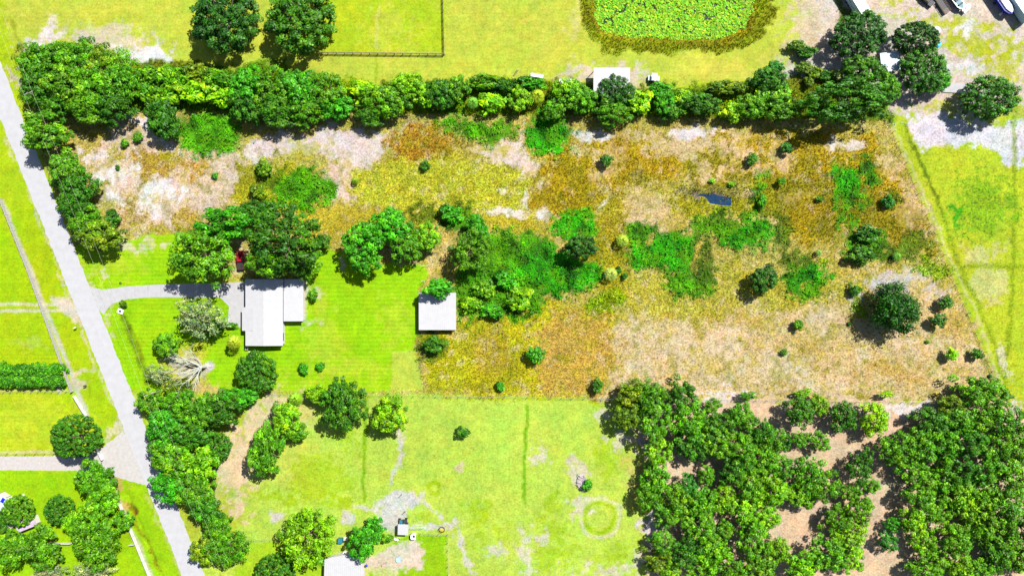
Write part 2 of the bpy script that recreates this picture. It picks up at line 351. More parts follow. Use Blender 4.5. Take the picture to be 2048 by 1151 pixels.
# lower pasture
paint(P(262, 786, 700, 788, 1262, 800, 1300, 900, 1285, 1000, 1320, 1300, 380, 1300, 370, 1060), (196, 228, 84), 10, 1, .6, rg=.3)
paint(P(290, 790, 640, 792, 560, 850, 500, 900, 480, 1050, 380, 1100, 330, 960), (190, 206, 50), 14, .8)
paint(P(470, 862, 530, 800, 600, 800, 560, 850, 510, 880, 505, 950, 480, 1000, 480, 1048, 440, 1010, 428, 930), (238, 216, 178), 26, .95, rg=.3)
paint(E(560, 920, 60, 60), (216, 220, 90), 30, .6); paint(E(600, 830, 50, 20), (226, 216, 130), 14, .8)
paint(L(3.4, 733, 797, 728, 900, 726, 1000), (140, 196, 6), 4, .95, .25); paint(L(3.2, 1053, 812, 1048, 900, 1047, 1005), (124, 190, 4), 4, .95, .25)
paint(L(6, 440, 985, 560, 995, 700, 1010), (176, 210, 14), 12, .8)
for e in ((640, 960, 60, 50), (950, 1030, 24, 22), (965, 1060, 12, 30, 10), (1100, 1060, 30, 20), (1110, 1110, 40, 20), (1220, 905, 24, 40), (1230, 1110, 40, 16, -30), (1010, 1080, 14, 18), (1095, 1005, 20, 20), (870, 1040, 30, 10), (700, 850, 12, 40)): paint(E(*e), (176, 214, 20), 20, .75)
for p in (L(5, 798, 860, 792, 920, 785, 960), E(800, 995, 44, 22), E(785, 1030, 26, 30), L(4, 850, 1010, 895, 1045), E(898, 1045, 18, 9), L(5, 905, 1052, 935, 1100, 950, 1160), L(3, 820, 1058, 895, 1056), L(3, 708, 1015, 760, 1014), E(690, 1035, 12, 14), E(555, 1035, 12, 8)): paint(p, (224, 218, 216), 8, .9, .6, rg=.3)
for e in ((1052, 1115, 12, 34), (1078, 910, 13, 18), (1255, 870, 30, 16), (1310, 1045, 24, 20), (1155, 940, 16, 24), (1160, 1010, 24, 20), (1075, 1075, 10, 10), (1300, 845, 30, 30, 30), (1200, 815, 24, 12), (990, 1110, 14, 10), (1230, 1140, 60, 8), (1290, 1120, 20, 20)): paint(E(*e), (230, 220, 206), 14, .75)
paint(E(1270, 960, 20, 60), (216, 206, 110), 18, .8); paint(E(918, 932, 7, 12, 20), (234, 204, 180), 6, .8)
for (cx, cy, r, w) in ((1200, 1033, 32, 4), (872, 975, 13, 3.4)):
    ring = [(cx + r * math.cos(t / 24 * 2 * math.pi), cy + r * math.sin(t / 24 * 2 * math.pi)) for t in range(25)]
    if r > 20:
        paint(L(3, *[c for q in ring for c in (cx + (q[0] - cx) * 1.32, cy + (q[1] - cy) * 1.32)]), (226, 222, 190), 7, .8, .3)
    paint(L(w, *[c for q in ring for c in q]), (164, 206, 4), 6, .95, .3)
paint(P(812, 1070, 894, 1070, 897, 1300, 800, 1300, 740, 1160, 735, 1120), (156, 214, 2), 4, .95, .3, st=.3)
paint(P(725, 1115, 780, 1096, 806, 1085, 842, 1092, 846, 1112, 828, 1136, 790, 1142, 735, 1135), (236, 220, 200), 8, .95, .6); paint(E(765, 1140, 30, 12), (226, 226, 150), 8, .8)
paint(P(490, 1080, 560, 1080, 660, 1100, 650, 1300, 420, 1300, 470, 1130), (176, 222, 30), 8, .9, .4)
# right-hand pasture
paint(P(1790, 235, 2400, 225, 2400, 1000, 2030, 820), (194, 214, 44), 5, 1, .3, rg=.4)
paint(P(1803, 240, 1870, 232, 2000, 245, 2060, 238, 2060, 316, 2010, 332, 1985, 300, 1900, 290, 1852, 302, 1828, 282), (234, 230, 236), 10, 1, .8)
for e in ((1966, 506, 34, 20, -8), (1975, 575, 30, 40)): paint(E(*e), (222, 220, 140), 16, .8)
for p in (L(4, 1806, 250, 1852, 345, 1900, 470, 1925, 540, 1990, 700, 2012, 780), L(5, 2030, 200, 2028, 420, 2025, 530, 2012, 760), L(4, 1925, 532, 2100, 540)): paint(p, (140, 172, 6), 8, .8, .35, rg=.7)
paint(L(2, 1824, 290, 1858, 355, 1882, 420), (84, 120, 6), 6, .8, .4, rg=.8)
paint(E(1962, 415, 54, 58), (120, 184, 14), 40, .75, rg=.9); paint(E(1914, 430, 6, 16), (60, 180, 10), 8, .9)
paint(L(2.4, 1786, 246, 1940, 600, 2010, 790), (222, 220, 150), 4, .7, .3); paint(E(2010, 730, 10, 30, -24), (226, 224, 190), 8, .8); paint(E(2040, 815, 10, 8), (232, 228, 220), 6, .9)
# wood floor
paint(P(1262, 800, 1330, 790, 2010, 806, 2060, 830, 2400, 900, 2400, 1400, 1330, 1400, 1290, 1100, 1310, 1000), FOREST, 16, 1, .8, rg=.35, h=0)
paint(E(1830, 822, 40, 12), SAND, 10, .8); paint(E(1440, 790, 40, 10), SAND, 10, .6)
for e in ((1300, 860, 10, 30, 30), (1310, 1050, 26, 24)): paint(E(*e), (226, 220, 224), 12, .8)

# broad natural variation of every cover
big = fbm(PX, PY, 120, 71) - .5; mid = fbm(PX, PY, 20, 83, 5) - .5
col *= (1 + .22 * big + (.22 + .45 * np.clip(rough - .2, 0, 1)) * mid)[..., None]
col[..., 0] *= 1 + .32 * (fbm(PX, PY, 45, 97) - .5) + .3 * (fbm(PX, PY, 13, 101, 3) - .5)
col[..., 2] *= 1 + .3 * (fbm(PX, PY, 30, 99) - .5)
col[..., 0] *= 1 - .02 * np.clip((hgt - .15) * 8, 0, 1)
col = np.clip(col, .001, .8)
# bare flecks, straw and green sprigs scattered through the rough
inl = sd_poly(PX, PY, lot[1]) < 0
yd = np.clip((hgt - .02) * 20, 0, 1) * inl * (lush < .3)
f1 = fbm(PX, PY, 13, 171, 3); f2 = fbm(PX, PY, 12, 173, 3); f3 = fbm(PX, PY, 15, 177, 3)
for f_, th, cc, am in ((f1, .63, (230, 208, 160), .5), (f2, .60, (206, 186, 40), .5), (f3, .62, (150, 150, 14), .55)):
    w_ = (np.clip((f_ - th) * 12, 0, 1) * am * yd)[..., None]; col = col * (1 - w_) + np.array(alb(cc)) * w_
gm = np.clip((fbm(PX, PY, 70, 131) - .46) * 5, 0, 1) * np.clip((hgt - .3) * 8, 0, 1) * (lush < .3)
col = col * (1 - .75 * gm[..., None]) + np.array(alb((138, 138, 16))) * .75 * gm[..., None]
ln = fbm(PX, PY, 22, 141, 4); lv = np.clip(lush, 0, 1)[..., None]
tone = np.clip(.3 + 1.9 * (ln - .25), .25, 1.5)
yl_ = np.clip((fbm(PX, PY, 16, 151, 3) - .5) * 5, 0, 1)[..., None]
col = col * (1 - lv) + lv * (col * tone[..., None] * (1 - .55 * yl_) + .55 * yl_ * np.array(alb((112, 172, 8))))
# relief: roadside ditches, ponds, a slight roll of the land
def carve(p, w, depth):
    global zz
    d = sd_line(PX, PY, p, 0); zz -= depth * np.clip(1 - d / w, 0, 1) ** 1.5
carve([(246, 632), (298, 768)], 10, .35); carve([(255, 990), (320, 1145)], 8, .3)
BIGPOND = [(1188, -60), (1190, 30), (1204, 60), (1240, 72), (1330, 76), (1440, 78), (1490, 55), (1506, 20), (1508, -60)]
SMALLPOND = [(1392, 390), (1402, 388), (1426, 387), (1438, 392), (1463, 395), (1463, 411), (1442, 410), (1420, 406), (1412, 394)]
d1 = sd_poly(PX, PY, BIGPOND); zz -= .7 * np.clip(.5 - d1 / 12, 0, 1)
d2 = sd_poly(PX, PY, SMALLPOND); zz -= .45 * np.clip(.5 - d2 / 5, 0, 1)
zz += .10 * (fbm(PX, PY, 40, 5) - .5) * np.clip(hgt * 3, 0, 1)
# keep it level under the paved strips
ROADL = lambda y: .398 * (y - 235)
zz[(PX > ROADL(PY) - 6) & (PX < ROADL(PY) + 51)] = 0

def gmat():
    m = bpy.data.materials.new('ground_cover'); m.use_nodes = True; nt = m.node_tree; b = nt.nodes['Principled BSDF']
    b.inputs['Roughness'].default_value = .9; b.inputs['Specular IOR Level'].default_value = .1
    N = nt.nodes.new; LK = nt.links.new
    ca = N('ShaderNodeAttribute'); ca.attribute_name = 'cover'
    fa = N('ShaderNodeAttribute'); fa.attribute_name = 'texture'
    sp = N('ShaderNodeSeparateColor'); LK(fa.outputs['Color'], sp.inputs[0])
    tc = N('ShaderNodeTexCoord')
    def noise(s, d=4, r=.6):
        n = N('ShaderNodeTexNoise'); n.inputs['Scale'].default_value = s; n.inputs['Detail'].default_value = d; n.inputs['Roughness'].default_value = r
        LK(tc.outputs['Object'], n.inputs['Vector']); return n.outputs[0]
    def math_(op, a, b_=None, cl=False):
        n = N('ShaderNodeMath'); n.operation = op; n.use_clamp = cl
        for i, v in enumerate((a, b_)):
            if v is None: continue
            if isinstance(v, (int, float)): n.inputs[i].default_value = v
            else: LK(v, n.inputs[i])
        return n.outputs[0]
    n1 = math_('SUBTRACT', noise(.9, 4, .75), .5); n2 = math_('SUBTRACT', noise(.35, 5, .65), .5); n3 = math_('SUBTRACT', noise(2.0, 2), .5)
    f = math_('ADD', math_('MULTIPLY', n1, 3.4), math_('MULTIPLY', n3, 3.2))
    f = math_('ADD', math_('MULTIPLY', f, sp.outputs[0]), math_('MULTIPLY', n2, .7))
    wv = N('ShaderNodeTexWave'); wv.bands_direction = 'Y'; wv.inputs['Scale'].default_value = .27; wv.inputs['Distortion'].default_value = 1.2; wv.inputs['Detail'].default_value = 2; wv.inputs['Detail Scale'].default_value = .25
    LK(tc.outputs['Object'], wv.inputs['Vector'])
    st = math_('MULTIPLY', math_('SUBTRACT', wv.outputs['Fac'], .5), math_('MULTIPLY', sp.outputs[1], .13))
    gain = math_('MAXIMUM', math_('ADD', math_('ADD', f, st), 1.0), .25)
    vm = N('ShaderNodeVectorMath'); vm.operation = 'SCALE'; LK(ca.outputs['Color'], vm.inputs[0]); LK(gain, vm.inputs['Scale'])
    # straw and sand flecks show between the blades
    fl = math_('MULTIPLY', math_('GREATER_THAN', noise(2.6, 3, .8), .60), math_('MULTIPLY', sp.outputs[0], .26))
    mx = N('ShaderNodeMix'); mx.data_type = 'RGBA'; LK(fl, mx.inputs['Factor']); LK(vm.outputs[0], mx.inputs['A']); mx.inputs['B'].default_value = (.28, .21, .06, 1)
    gf_ = math_('MULTIPLY', math_('MULTIPLY', math_('SUBTRACT', noise(.9, 5, .75), .52), 5.0, True), math_('MULTIPLY', sp.outputs[0], .5), True)
    m2 = N('ShaderNodeMix'); m2.data_type = 'RGBA'; LK(gf_, m2.inputs['Factor']); LK(mx.outputs['Result'], m2.inputs['A'])
    v2 = N('ShaderNodeVectorMath'); v2.operation = 'MULTIPLY'; LK(ca.outputs['Color'], v2.inputs[0]); v2.inputs[1].default_value = (.72, .70, .35); LK(v2.outputs[0], m2.inputs['B'])
    LK(m2.outputs['Result'], b.inputs['Base Color'])
    bp = N('ShaderNodeBump'); bp.inputs['Strength'].default_value = .35; bp.inputs['Distance'].default_value = .12; LK(noise(2.2, 4, .7), bp.inputs['Height']); LK(bp.outputs[0], b.inputs['Normal'])
    return m
ny, nx = GX.shape
gv = np.stack([GX, GY, zz], -1).reshape(-1, 3)
ii = np.arange(ny * nx).reshape(ny, nx)
gf = np.stack([ii[:-1, :-1], ii[:-1, 1:], ii[1:, 1:], ii[1:, :-1]], -1).reshape(-1, 4)
gme = nd_mesh('ground', gv, gf, gmat(), colors={'cover': col.reshape(-1, 3), 'texture': np.stack([rough, stripe, rough], -1).reshape(-1, 3)})
tag(link('ground', gme, None), 'grass, dry rough and sandy ground of the lots', kind='structure')

# sampling the maps
def samp(A, x, y):
    i = np.clip(np.searchsorted(gy, y), 0, ny - 1); j = np.clip(np.searchsorted(gx, x), 0, nx - 1)
    return A[i, j]

# ------------------------------------------------------------------ road, driveways, water
def sheet(name, pts, z, m, wob=0.0, seed=0, step=6.0):
    rs = random.Random(seed); out = []
    n = len(pts)
    for i in range(n):
        x0, y0 = pts[i]; x1, y1 = pts[(i + 1) % n]; k = max(1, int(math.hypot(x1 - x0, y1 - y0) / step))
        for t in range(k):
            px = x0 + (x1 - x0) * t / k; py = y0 + (y1 - y0) * t / k
            out.append(at(px + rs.uniform(-wob, wob), py + rs.uniform(-wob, wob)))
    b = MB(); b.add([(x, y, z) for x, y in out], [tuple(range(len(out) - 1, -1, -1))])
    return tag(b.build(name, m), None, kind='structure')
M = {}
M['asphalt'] = mat('worn_pale_asphalt', alb((231, 231, 236)), .85, (.6, .06))
M['concrete'] = mat('concrete', alb((224, 223, 226)), .8, (.8, .08))
M['gravel'] = mat('pale_gravel', alb((234, 226, 222)), .9, (1.5, .10))
M['apron'] = mat('sandy_apron', alb((232, 227, 224)), .9, (1.2, .09))
yl = [-400, 1500]
tag(sheet('road', [(ROADL(-900), -900), (ROADL(-900) + 45, -900), (ROADL(2200) + 45, 2200), (ROADL(2200), 2200)][::-1], .03, M['asphalt'], 1.3, 3), 'straight pale asphalt country road')
tag(sheet('gravel_drive', [(-400, 911), (115, 911), (165, 913), (200, 898), (246, 862), (262, 900), (268, 930), (200, 952), (150, 940), (-400, 937)][::-1], .018, M['gravel'], 1.2, 5), 'pale gravel drive running off the road')
tag(sheet('road_apron', [(200, 898), (246, 866), (264, 868), (306, 968), (286, 968), (262, 962), (232, 952), (215, 938)][::-1], .024, M['apron'], 1.2, 6), 'sandy widening where the gravel drive meets the road')
drv = [(180, 573), (205, 579), (258, 572), (350, 567), (456, 566), (491, 563), (491, 654), (455, 654), (458, 612), (440, 594), (300, 594), (255, 598), (222, 608), (207, 629), (197, 618)]
tag(sheet('driveway', drv[::-1], .018, M['concrete'], .25, 7), 'curved concrete driveway and parking pad')
jm = mat('joint_dirt', alb((168, 164, 170)), .9)
j = MB()
for x in range(270, 450, 26):
    a = at(x, 569); b_ = at(x, 592); j.box(((a[0] + b_[0]) / 2, (a[1] + b_[1]) / 2, .0205), (.07, abs(a[1] - b_[1]), .004))
tag(j.build('driveway_joint', jm), 'control joints across the concrete driveway', kind='structure')

def water(name, pts, z, c, rough_):
    m = mat(name + '_surface', c, rough_, (1.2, .3), spec=.6)
    nt = m.node_tree; nz = nt.nodes.new('ShaderNodeTexNoise'); nz.inputs['Scale'].default_value = 5; bp = nt.nodes.new('ShaderNodeBump'); bp.inputs['Strength'].default_value = .08
    nt.links.new(nz.outputs[0], bp.inputs['Height']); nt.links.new(bp.outputs[0], nt.nodes['Principled BSDF'].inputs['Normal'])
    return sheet(name, pts, z, m, .8, 9)
tag(water('pond_water', [(1182, -60), (1183, 30), (1198, 66), (1240, 80), (1330, 84), (1440, 86), (1498, 60), (1513, 20), (1515, -60)][::-1], -.42, (.012, .03, .012), .12), 'dark pond water under the floating leaves')
tag(water('pool_water', [(1390, 391), (1402, 387), (1414, 387), (1428, 384), (1437, 390), (1448, 392), (1465, 393), (1466, 413), (1452, 414), (1440, 412), (1422, 409), (1414, 402), (1408, 393)][::-1], -.2, (.004, .024, .062), .08), 'small blue pool of standing water')  # blue sky reflection is put into the water's base colour

# ------------------------------------------------------------------ leaf material (colour from the object and each leaf's own tone)
def leafmat(name, use_attr_color=False, trans=.06):
    m = bpy.data.materials.new(name); m.use_nodes = True; nt = m.node_tree; b = nt.nodes['Principled BSDF']; N = nt.nodes.new; LK = nt.links.new
    b.inputs['Roughness'].default_value = .5; b.inputs['Specular IOR Level'].default_value = .22
    la = N('ShaderNodeAttribute'); la.attribute_name = 'leaf'
    if use_attr_color:
        src = la.outputs['Color']
    else:
        oi = N('ShaderNodeObjectInfo')
        v = N('ShaderNodeVectorMath'); v.operation = 'MULTIPLY'; LK(oi.outputs['Color'], v.inputs[0]); LK(la.outputs['Color'], v.inputs[1]); src = v.outputs[0]
    LK(src, b.inputs['Base Color'])
    tr = N('ShaderNodeBsdfTranslucent'); LK(src, tr.inputs['Color'])
    ms = N('ShaderNodeMixShader'); ms.inputs[0].default_value = trans
    LK(b.outputs[0], ms.inputs[1]); LK(tr.outputs[0], ms.inputs[2]); LK(ms.outputs[0], nt.nodes['Material Output'].inputs[0])
    return m
M['leaf'] = leafmat('foliage'); M['weed'] = leafmat('weeds', True, .15); M['weed'].node_tree.nodes['Principled BSDF'].inputs['Specular IOR Level'].default_value = .08
M['bark'] = mat('bark', (.11, .085, .06), .9, (6, .35)); M['palebark'] = mat('bleached_dead_wood', (.33, .34, .30), .85, (5, .15))

# ------------------------------------------------------------------ rough growth standing on the ground
rs = np.random.RandomState(4)
def tufts(name, n, label, xr, yr, test, spread, blade_w, hmul, tones, leafy=False):
    x = rs.uniform(*xr, n); y = rs.uniform(*yr, n)
    hh = samp(hgt, x, y); lu = samp(lush, x, y)
    keep = test(hh, lu, rs.rand(n)); x, y, hh, lu = x[keep], y[keep], hh[keep], lu[keep]
    c = samp(col, x, y); z0 = samp(zz, x, y); n = len(x)
    nb = 3
    x = np.repeat(x, nb); y = np.repeat(y, nb); hh = np.repeat(hh, nb); c = np.repeat(c, nb, 0); z0 = np.repeat(z0, nb); k = len(x)
    if leafy:
        hf = lambda X, Y: np.clip(-.1 + 2.1 * (fbm(X / S, Y / S, 20, 161, 3) - .22), .12, 2.0)
        h0 = hf(x, y); sx_ = (hf(x + .3, y) - h0) / .3 * hh; sy_ = (hf(x, y + .3) - h0) / .3 * hh; hh = hh * h0
    a = rs.uniform(0, 2 * np.pi, k); lean = spread * rs.uniform(.3, 1.2, k)
    h = hh * hmul * (rs.uniform(.72, 1.08, k) if leafy else rs.uniform(.5, 1.3, k))
    dx, dy = np.cos(a), np.sin(a); w = blade_w * rs.uniform(.6, 1.4, k)
    if leafy:
        ox = dx * rs.uniform(0, .4, k); oy = dy * rs.uniform(0, .4, k); cx = x + ox; cy = y + oy; cz = z0 + h + sx_ * ox + sy_ * oy
        g1 = (sx_ * dx + sy_ * dy) * hmul; g2 = (sx_ * dy - sy_ * dx) * hmul
        til = rs.uniform(-.4, .4, (k, 2)) + np.stack([g1, g2 * .7], -1); L_ = w * 1.25
        p0 = np.stack([cx - dx * L_, cy - dy * L_, cz - L_ * til[:, 0]], -1); p2 = np.stack([cx + dx * L_, cy + dy * L_, cz + L_ * til[:, 0]], -1)
        p1 = np.stack([cx + dy * w * .7, cy - dx * w * .7, cz + w * til[:, 1]], -1); p3 = np.stack([cx - dy * w * .7, cy + dx * w * .7, cz - w * til[:, 1]], -1)
        V = np.stack([p0, p1, p2, p3], 1).reshape(-1, 3); F = np.arange(4 * k).reshape(k, 4); per = 4
    else:
        p0 = np.stack([x - dy * w, y + dx * w, z0 - .03], -1); p1 = np.stack([x + dy * w, y - dx * w, z0 - .03], -1)
        p2 = np.stack([x + dx * lean + dy * w * .35, y + dy * lean - dx * w * .35, z0 + h], -1); p3 = np.stack([x + dx * lean - dy * w * .35, y + dy * lean + dx * w * .35, z0 + h], -1)
        V = np.stack([p0, p1, p2, p3], 1).reshape(-1, 3); F = np.arange(4 * k).reshape(k, 4); per = 4
    t = np.exp(rs.normal(0, tones, k))[:, None] * (1.45 if leafy else 1.5); c = c * t; c[:, 0] *= rs.uniform(.78, 1.04, k); c = np.clip(c, .002, .7)
    me = nd_mesh(name, V, F, M['weed'], colors={'leaf': np.repeat(c, per, 0)})
    return tag(link(name, me, None), label, kind='stuff')
XR, YR = (-146, 146), (-83, 83)
tufts('dry_grass', 210000, 'knee-high dry and olive grass tufts of the rough lot', XR, YR, lambda h, l, r: (h > .03) & (l < .5) & (r < np.clip(h * 2.4, .15, 1)), .32, .075, .75, .30)
tufts('weed_cover', 170000, 'dense lush green weeds and vines in patches', XR, YR, lambda h, l, r: (l > .2) & (r < l * 1.2), .3, .16, 1.15, .34, True)

# floating leaves on the pond
n = 17000
q = np.stack([rs.uniform(1184, 1514, n), rs.uniform(-50, 86, n)], -1)
ok = (sd_poly(q[:, 0], q[:, 1], BIGPOND) + 16 * (fbm(q[:, 0], q[:, 1], 18, 3) - .5) < 3) & (fbm(q[:, 0], q[:, 1], 16, 8, 3) > .2) & (fbm(q[:, 0], q[:, 1], 7, 9, 2) > .3)
q = q[ok]; n = len(q)
fx = (q[:, 0] - 1024) * S; fy = (575.5 - q[:, 1]) * S; r_ = rs.uniform(.12, .36, n); ang = rs.uniform(0, 6.28, n); tl = rs.normal(0, .22, (n, 2)); hz = -.40 + rs.uniform(0, .28, n)
V = np.zeros((n, 6, 3))
for i in range(6):
    a = ang + i * math.pi / 3; ux, uy = np.cos(a) * r_, np.sin(a) * r_
    V[:, i] = np.stack([fx + ux, fy + uy, hz + ux * tl[:, 0] + uy * tl[:, 1]], -1)
F = np.arange(6 * n).reshape(n, 6)
base = np.array(alb((166, 226, 60), 1.25))[None] * np.exp(rs.normal(0, .28, n))[:, None]; base[:, 0] *= rs.uniform(.4, 1.5, n); base[:, 2] *= rs.uniform(.2, 1.0, n)
tag(link('pond_leaves', nd_mesh('pond_leaves', V.reshape(-1, 3), F, M['weed'], colors={'leaf': np.repeat(np.clip(base, .003, .6), 6, 0)}), None), 'floating and emergent leaves covering the pond', kind='stuff')
# ------------------------------------------------------------------ crowns: clumps of leaf-sized faces on limbs
def crown_mesh(name, seed, lobes, lobe_r, leaves, leaf, flat=.75, uneven=.16, gap=.0, spiky=0.0, shell=.9, inner=.6, jit=(.76, 1.12)):
    """leafy tufts at uneven depth over a dome, with a second shaded layer inside; gaps stay open between tufts"""
    r = np.random.RandomState(seed)
    ga = math.pi * (3 - math.sqrt(5)); cs = []; ph = r.uniform(0, 6.28, 4)
    for layer, N_ in ((1.0, int(lobes * 1.3)), (.66, int(lobes * inner))):
        for i in range(N_):
            z = 1 - 1.3 * (i + .5) / N_; a = i * ga + r.normal(0, .3); s = math.sqrt(max(0, 1 - z * z))
            if layer == 1.0 and r.rand() < gap: continue
            k = layer * shell * (1 - lobe_r * .9) * r.uniform(*jit) * (1 + uneven * (math.sin(2 * a + ph[0]) + .7 * math.sin(3 * a + ph[1]) + .6 * math.sin(5 * a + ph[2]) + .4 * math.sin(9 * a + ph[3])))
            cs.append((s * math.cos(a) * k, s * math.sin(a) * k, z * k * flat + r.normal(0, .06)))
    cs = np.array(cs); nl = len(cs)
    lr = lobe_r * r.uniform(.6, 1.4, nl); cnt = np.maximum(8, (leaves * (lr / lobe_r) ** 2).astype(int))
    li = np.repeat(np.arange(nl), cnt); k = len(li)
    u = r.normal(0, 1, (k, 3)); u[:, 2] += .45; u /= np.linalg.norm(u, axis=1)[:, None]
    rad = lr[li] * (r.uniform(.35, 1.0, k) ** .5 + spiky * r.rand(k) ** 3)
    p = cs[li] + u * rad[:, None] * np.array([1, 1, .8])
    nrm = u + r.normal(0, .38, (k, 3)); nrm[:, 2] += .3; nrm /= np.linalg.norm(nrm, axis=1)[:, None]
    t = np.cross(nrm, r.normal(0, 1, (k, 3))); t /= np.linalg.norm(t, axis=1)[:, None]; b = np.cross(nrm, t)
    L_ = leaf * r.uniform(.55, 1.4, k); wd = L_ * r.uniform(.38, .6, k)
    V = np.stack([p - t * L_[:, None], p + b * wd[:, None] - nrm * (L_ * .15)[:, None], p + t * L_[:, None], p - b * wd[:, None] - nrm * (L_ * .15)[:, None]], 1).reshape(-1, 3)
    lobe_t = r.normal(0, .26, nl)[li]; leaf_t = r.normal(0, .30, k); lt = np.exp(lobe_t + leaf_t)
    yel = .45 * lobe_t + .25 * leaf_t + r.normal(0, .13, nl)[li]
    c = np.stack([lt * np.exp(.85 * yel), lt, lt * np.exp(-.3 * yel)], -1)
    return nd_mesh(name, V, np.arange(4 * k).reshape(k, 4), M['leaf'], colors={'leaf': np.repeat(np.clip(c, .1, 3.2), 4, 0)})
CR = {
 'oak':  [crown_mesh('leafy_crown', 10 + i, 96, .135, 52, .042, .72, .06, .24, 0, .93, .4) for i in range(4)],
 'tree': [crown_mesh('leafy_crown', 30 + i, 50, .18, 60, .060, .80, .09, .22, 0, .93, .42) for i in range(5)],
 'fine': [crown_mesh('leafy_crown', 50 + i, 210, .09, 34, .042, .80, .012, .0, 0, .97, .2, (.93, 1.04)) for i in range(2)],
 'dome': [crown_mesh('leafy_crown', 60 + i, 130, .115, 46, .040, .78, .03, .05, 0, .95, .45, (.86, 1.07)) for i in range(3)],
 'wood': [crown_mesh('leafy_crown', 70 + i, 46, .18, 54, .058, .85, .12, .25, 0, .93, .4) for i in range(7)],
 'shrub':[crown_mesh('leafy_crown', 90 + i, 22, .27, 36, .11, .85, .16, .2) for i in range(4)],
 'thin': [crown_mesh('leafy_crown', 110 + i, 60, .13, 34, .045, .7, .09, .25, .8) for i in range(3)],
 'conifer': [crown_mesh('leafy_crown', 130 + i, 84, .14, 80, .040, .95, .09, .05, 1.4) for i in range(2)],
}
def trunk_mesh(seed, limbs=6):
    r = random.Random(seed); b = MB(); b.tube((0, 0, -.03), (0, 0, .55), .075, .05, 8); b.tube((0, 0, .55), (.03, .02, .95), .05, .02, 6)
    for i in range(limbs):
        a = i / limbs * 6.28 + r.uniform(-.3, .3); z = r.uniform(.4, .62); e = r.uniform(.4, .6)
        m_ = (math.cos(a) * e * .5, math.sin(a) * e * .5, z + .22)
        b.tube((0, 0, z), m_, .04, .026, 5); b.tube(m_, (math.cos(a + .2) * e, math.sin(a + .2) * e, z + .42), .026, .01, 5)
        b.tube(m_, (math.cos(a - .5) * e * .9, math.sin(a - .5) * e * .9, z + .5), .02, .008, 5)
    return b.mesh('trunk', M['bark'])
TR = [trunk_mesh(i) for i in range(3)]
TINT = {'d': (70, 140, 14), 'm': (98, 172, 8), 'g': (76, 180, 14), 'l': (138, 210, 4), 'y': (122, 192, 6), 'o': (116, 160, 12), 's': (176, 200, 128), 'b': (58, 148, 34), 'w': (102, 178, 8), 'x': (56, 122, 22)}
vr = random.Random(77)
def plant(px, py, rx, ry, kind, tint, label, cat, name, group=None, hk=1.0):
    Rm = S * (rx + ry) / 2
    if kind in ('shrub',): zc = .62 * Rm * hk; fz = .85
    elif kind in ('conifer',): zc = .9 * Rm * hk; fz = 1.0
    elif kind == 'dome': zc = (.55 * Rm + .6) * hk; fz = .75
    elif kind == 'fine': zc = .72 * Rm * hk; fz = .85
    else: zc = (.62 * Rm + 1.1) * hk; fz = .9
    f = 1 - zc / H; x, y = at(px, py, zc)
    q_ = 1.0 if kind == 'wood' else 1.08; ax, ay = S * rx * f * q_, S * ry * f * q_
    t = thing(name, label, cat, (x, y, 0), 0, group)
    c = alb(TINT[tint], {'l': 1.55, 'y': 1.4, 's': 1.05, 'g': 1.25, 'x': 1.05}.get(tint, 1.18)); j = vr.uniform(.9, 1.1); c = [min(.5, c[0] * j * vr.uniform(.9, 1.14)), min(.5, c[1] * j), min(.5, c[2] * j)]
    me = vr.choice(CR[kind]); a = vr.uniform(0, 6.28)
    if abs(ax - ay) > .15 * ax: a = vr.choice((0, math.pi))
    link('crown' if kind != 'shrub' else 'foliage', me, t, (0, 0, zc), (ax, ay, (ax + ay) / 2 * fz), (0, 0, a), c)
    if rx + ry > 16:
        link('trunk' if kind != 'shrub' else 'stem', vr.choice(TR), t, (0, 0, 0), (ax * .9, ay * .9, zc + .35 * Rm), (0, 0, vr.uniform(0, 6.28)))
    return t

# --- trees and shrubs one by one: px py rx ry crown tint | label
def rows(txt, cat, name, group=None, hk=1.0):
    for ln in txt.strip().split('\n'):
        a, lab = ln.split('|'); a = a.split()
        plant(float(a[0]), float(a[1]), float(a[2]), float(a[3]), a[4], a[5], lab.strip(), cat, name, group, hk * (float(a[6]) if len(a) > 6 else 1))

rows('''
453 33 73 66 dome x|great dark round tree standing in the open top pasture, cut by the picture's upper edge
605 36 73 66 dome d|great green tree in the top pasture beside the corner of the fenced paddock''', 'tree', 'tree', 'great trees in the top pasture', .8)
rows('''
76 126 40 38 tree w|leafy tree at the road end of the northern hedgerow, nearest the road
118 112 36 30 tree w|small-leaved tree in the hedgerow below the white sand patch by the road
162 120 40 36 tree m|rounded tree on the pasture edge of the hedgerow's roadside clump
204 130 36 36 tree o|olive-tinged tree at the pasture edge of the roadside clump, below the wide sand patch
246 126 34 34 thin y|thin yellowish tree at the sand patch end of the roadside clump
82 172 42 40 tree d|dark tree behind the power pole at the top of the road
132 168 44 42 tree m|mid green tree in the heart of the roadside clump
186 172 46 42 tree w|broad tree in the heart of the roadside clump, second from the power pole
240 170 44 42 oak m|broad tree on the inner end of the roadside clump
112 208 38 28 tree d|dark tree overhanging the lot's top corner near the road
176 212 46 36 tree m|spreading tree overhanging the rough lot at its upper left
228 212 44 36 tree d|tree at the shaded inner end of the roadside clump, overhanging the bare sandy field''', 'tree', 'tree', 'trees of the roadside clump', 1.0)
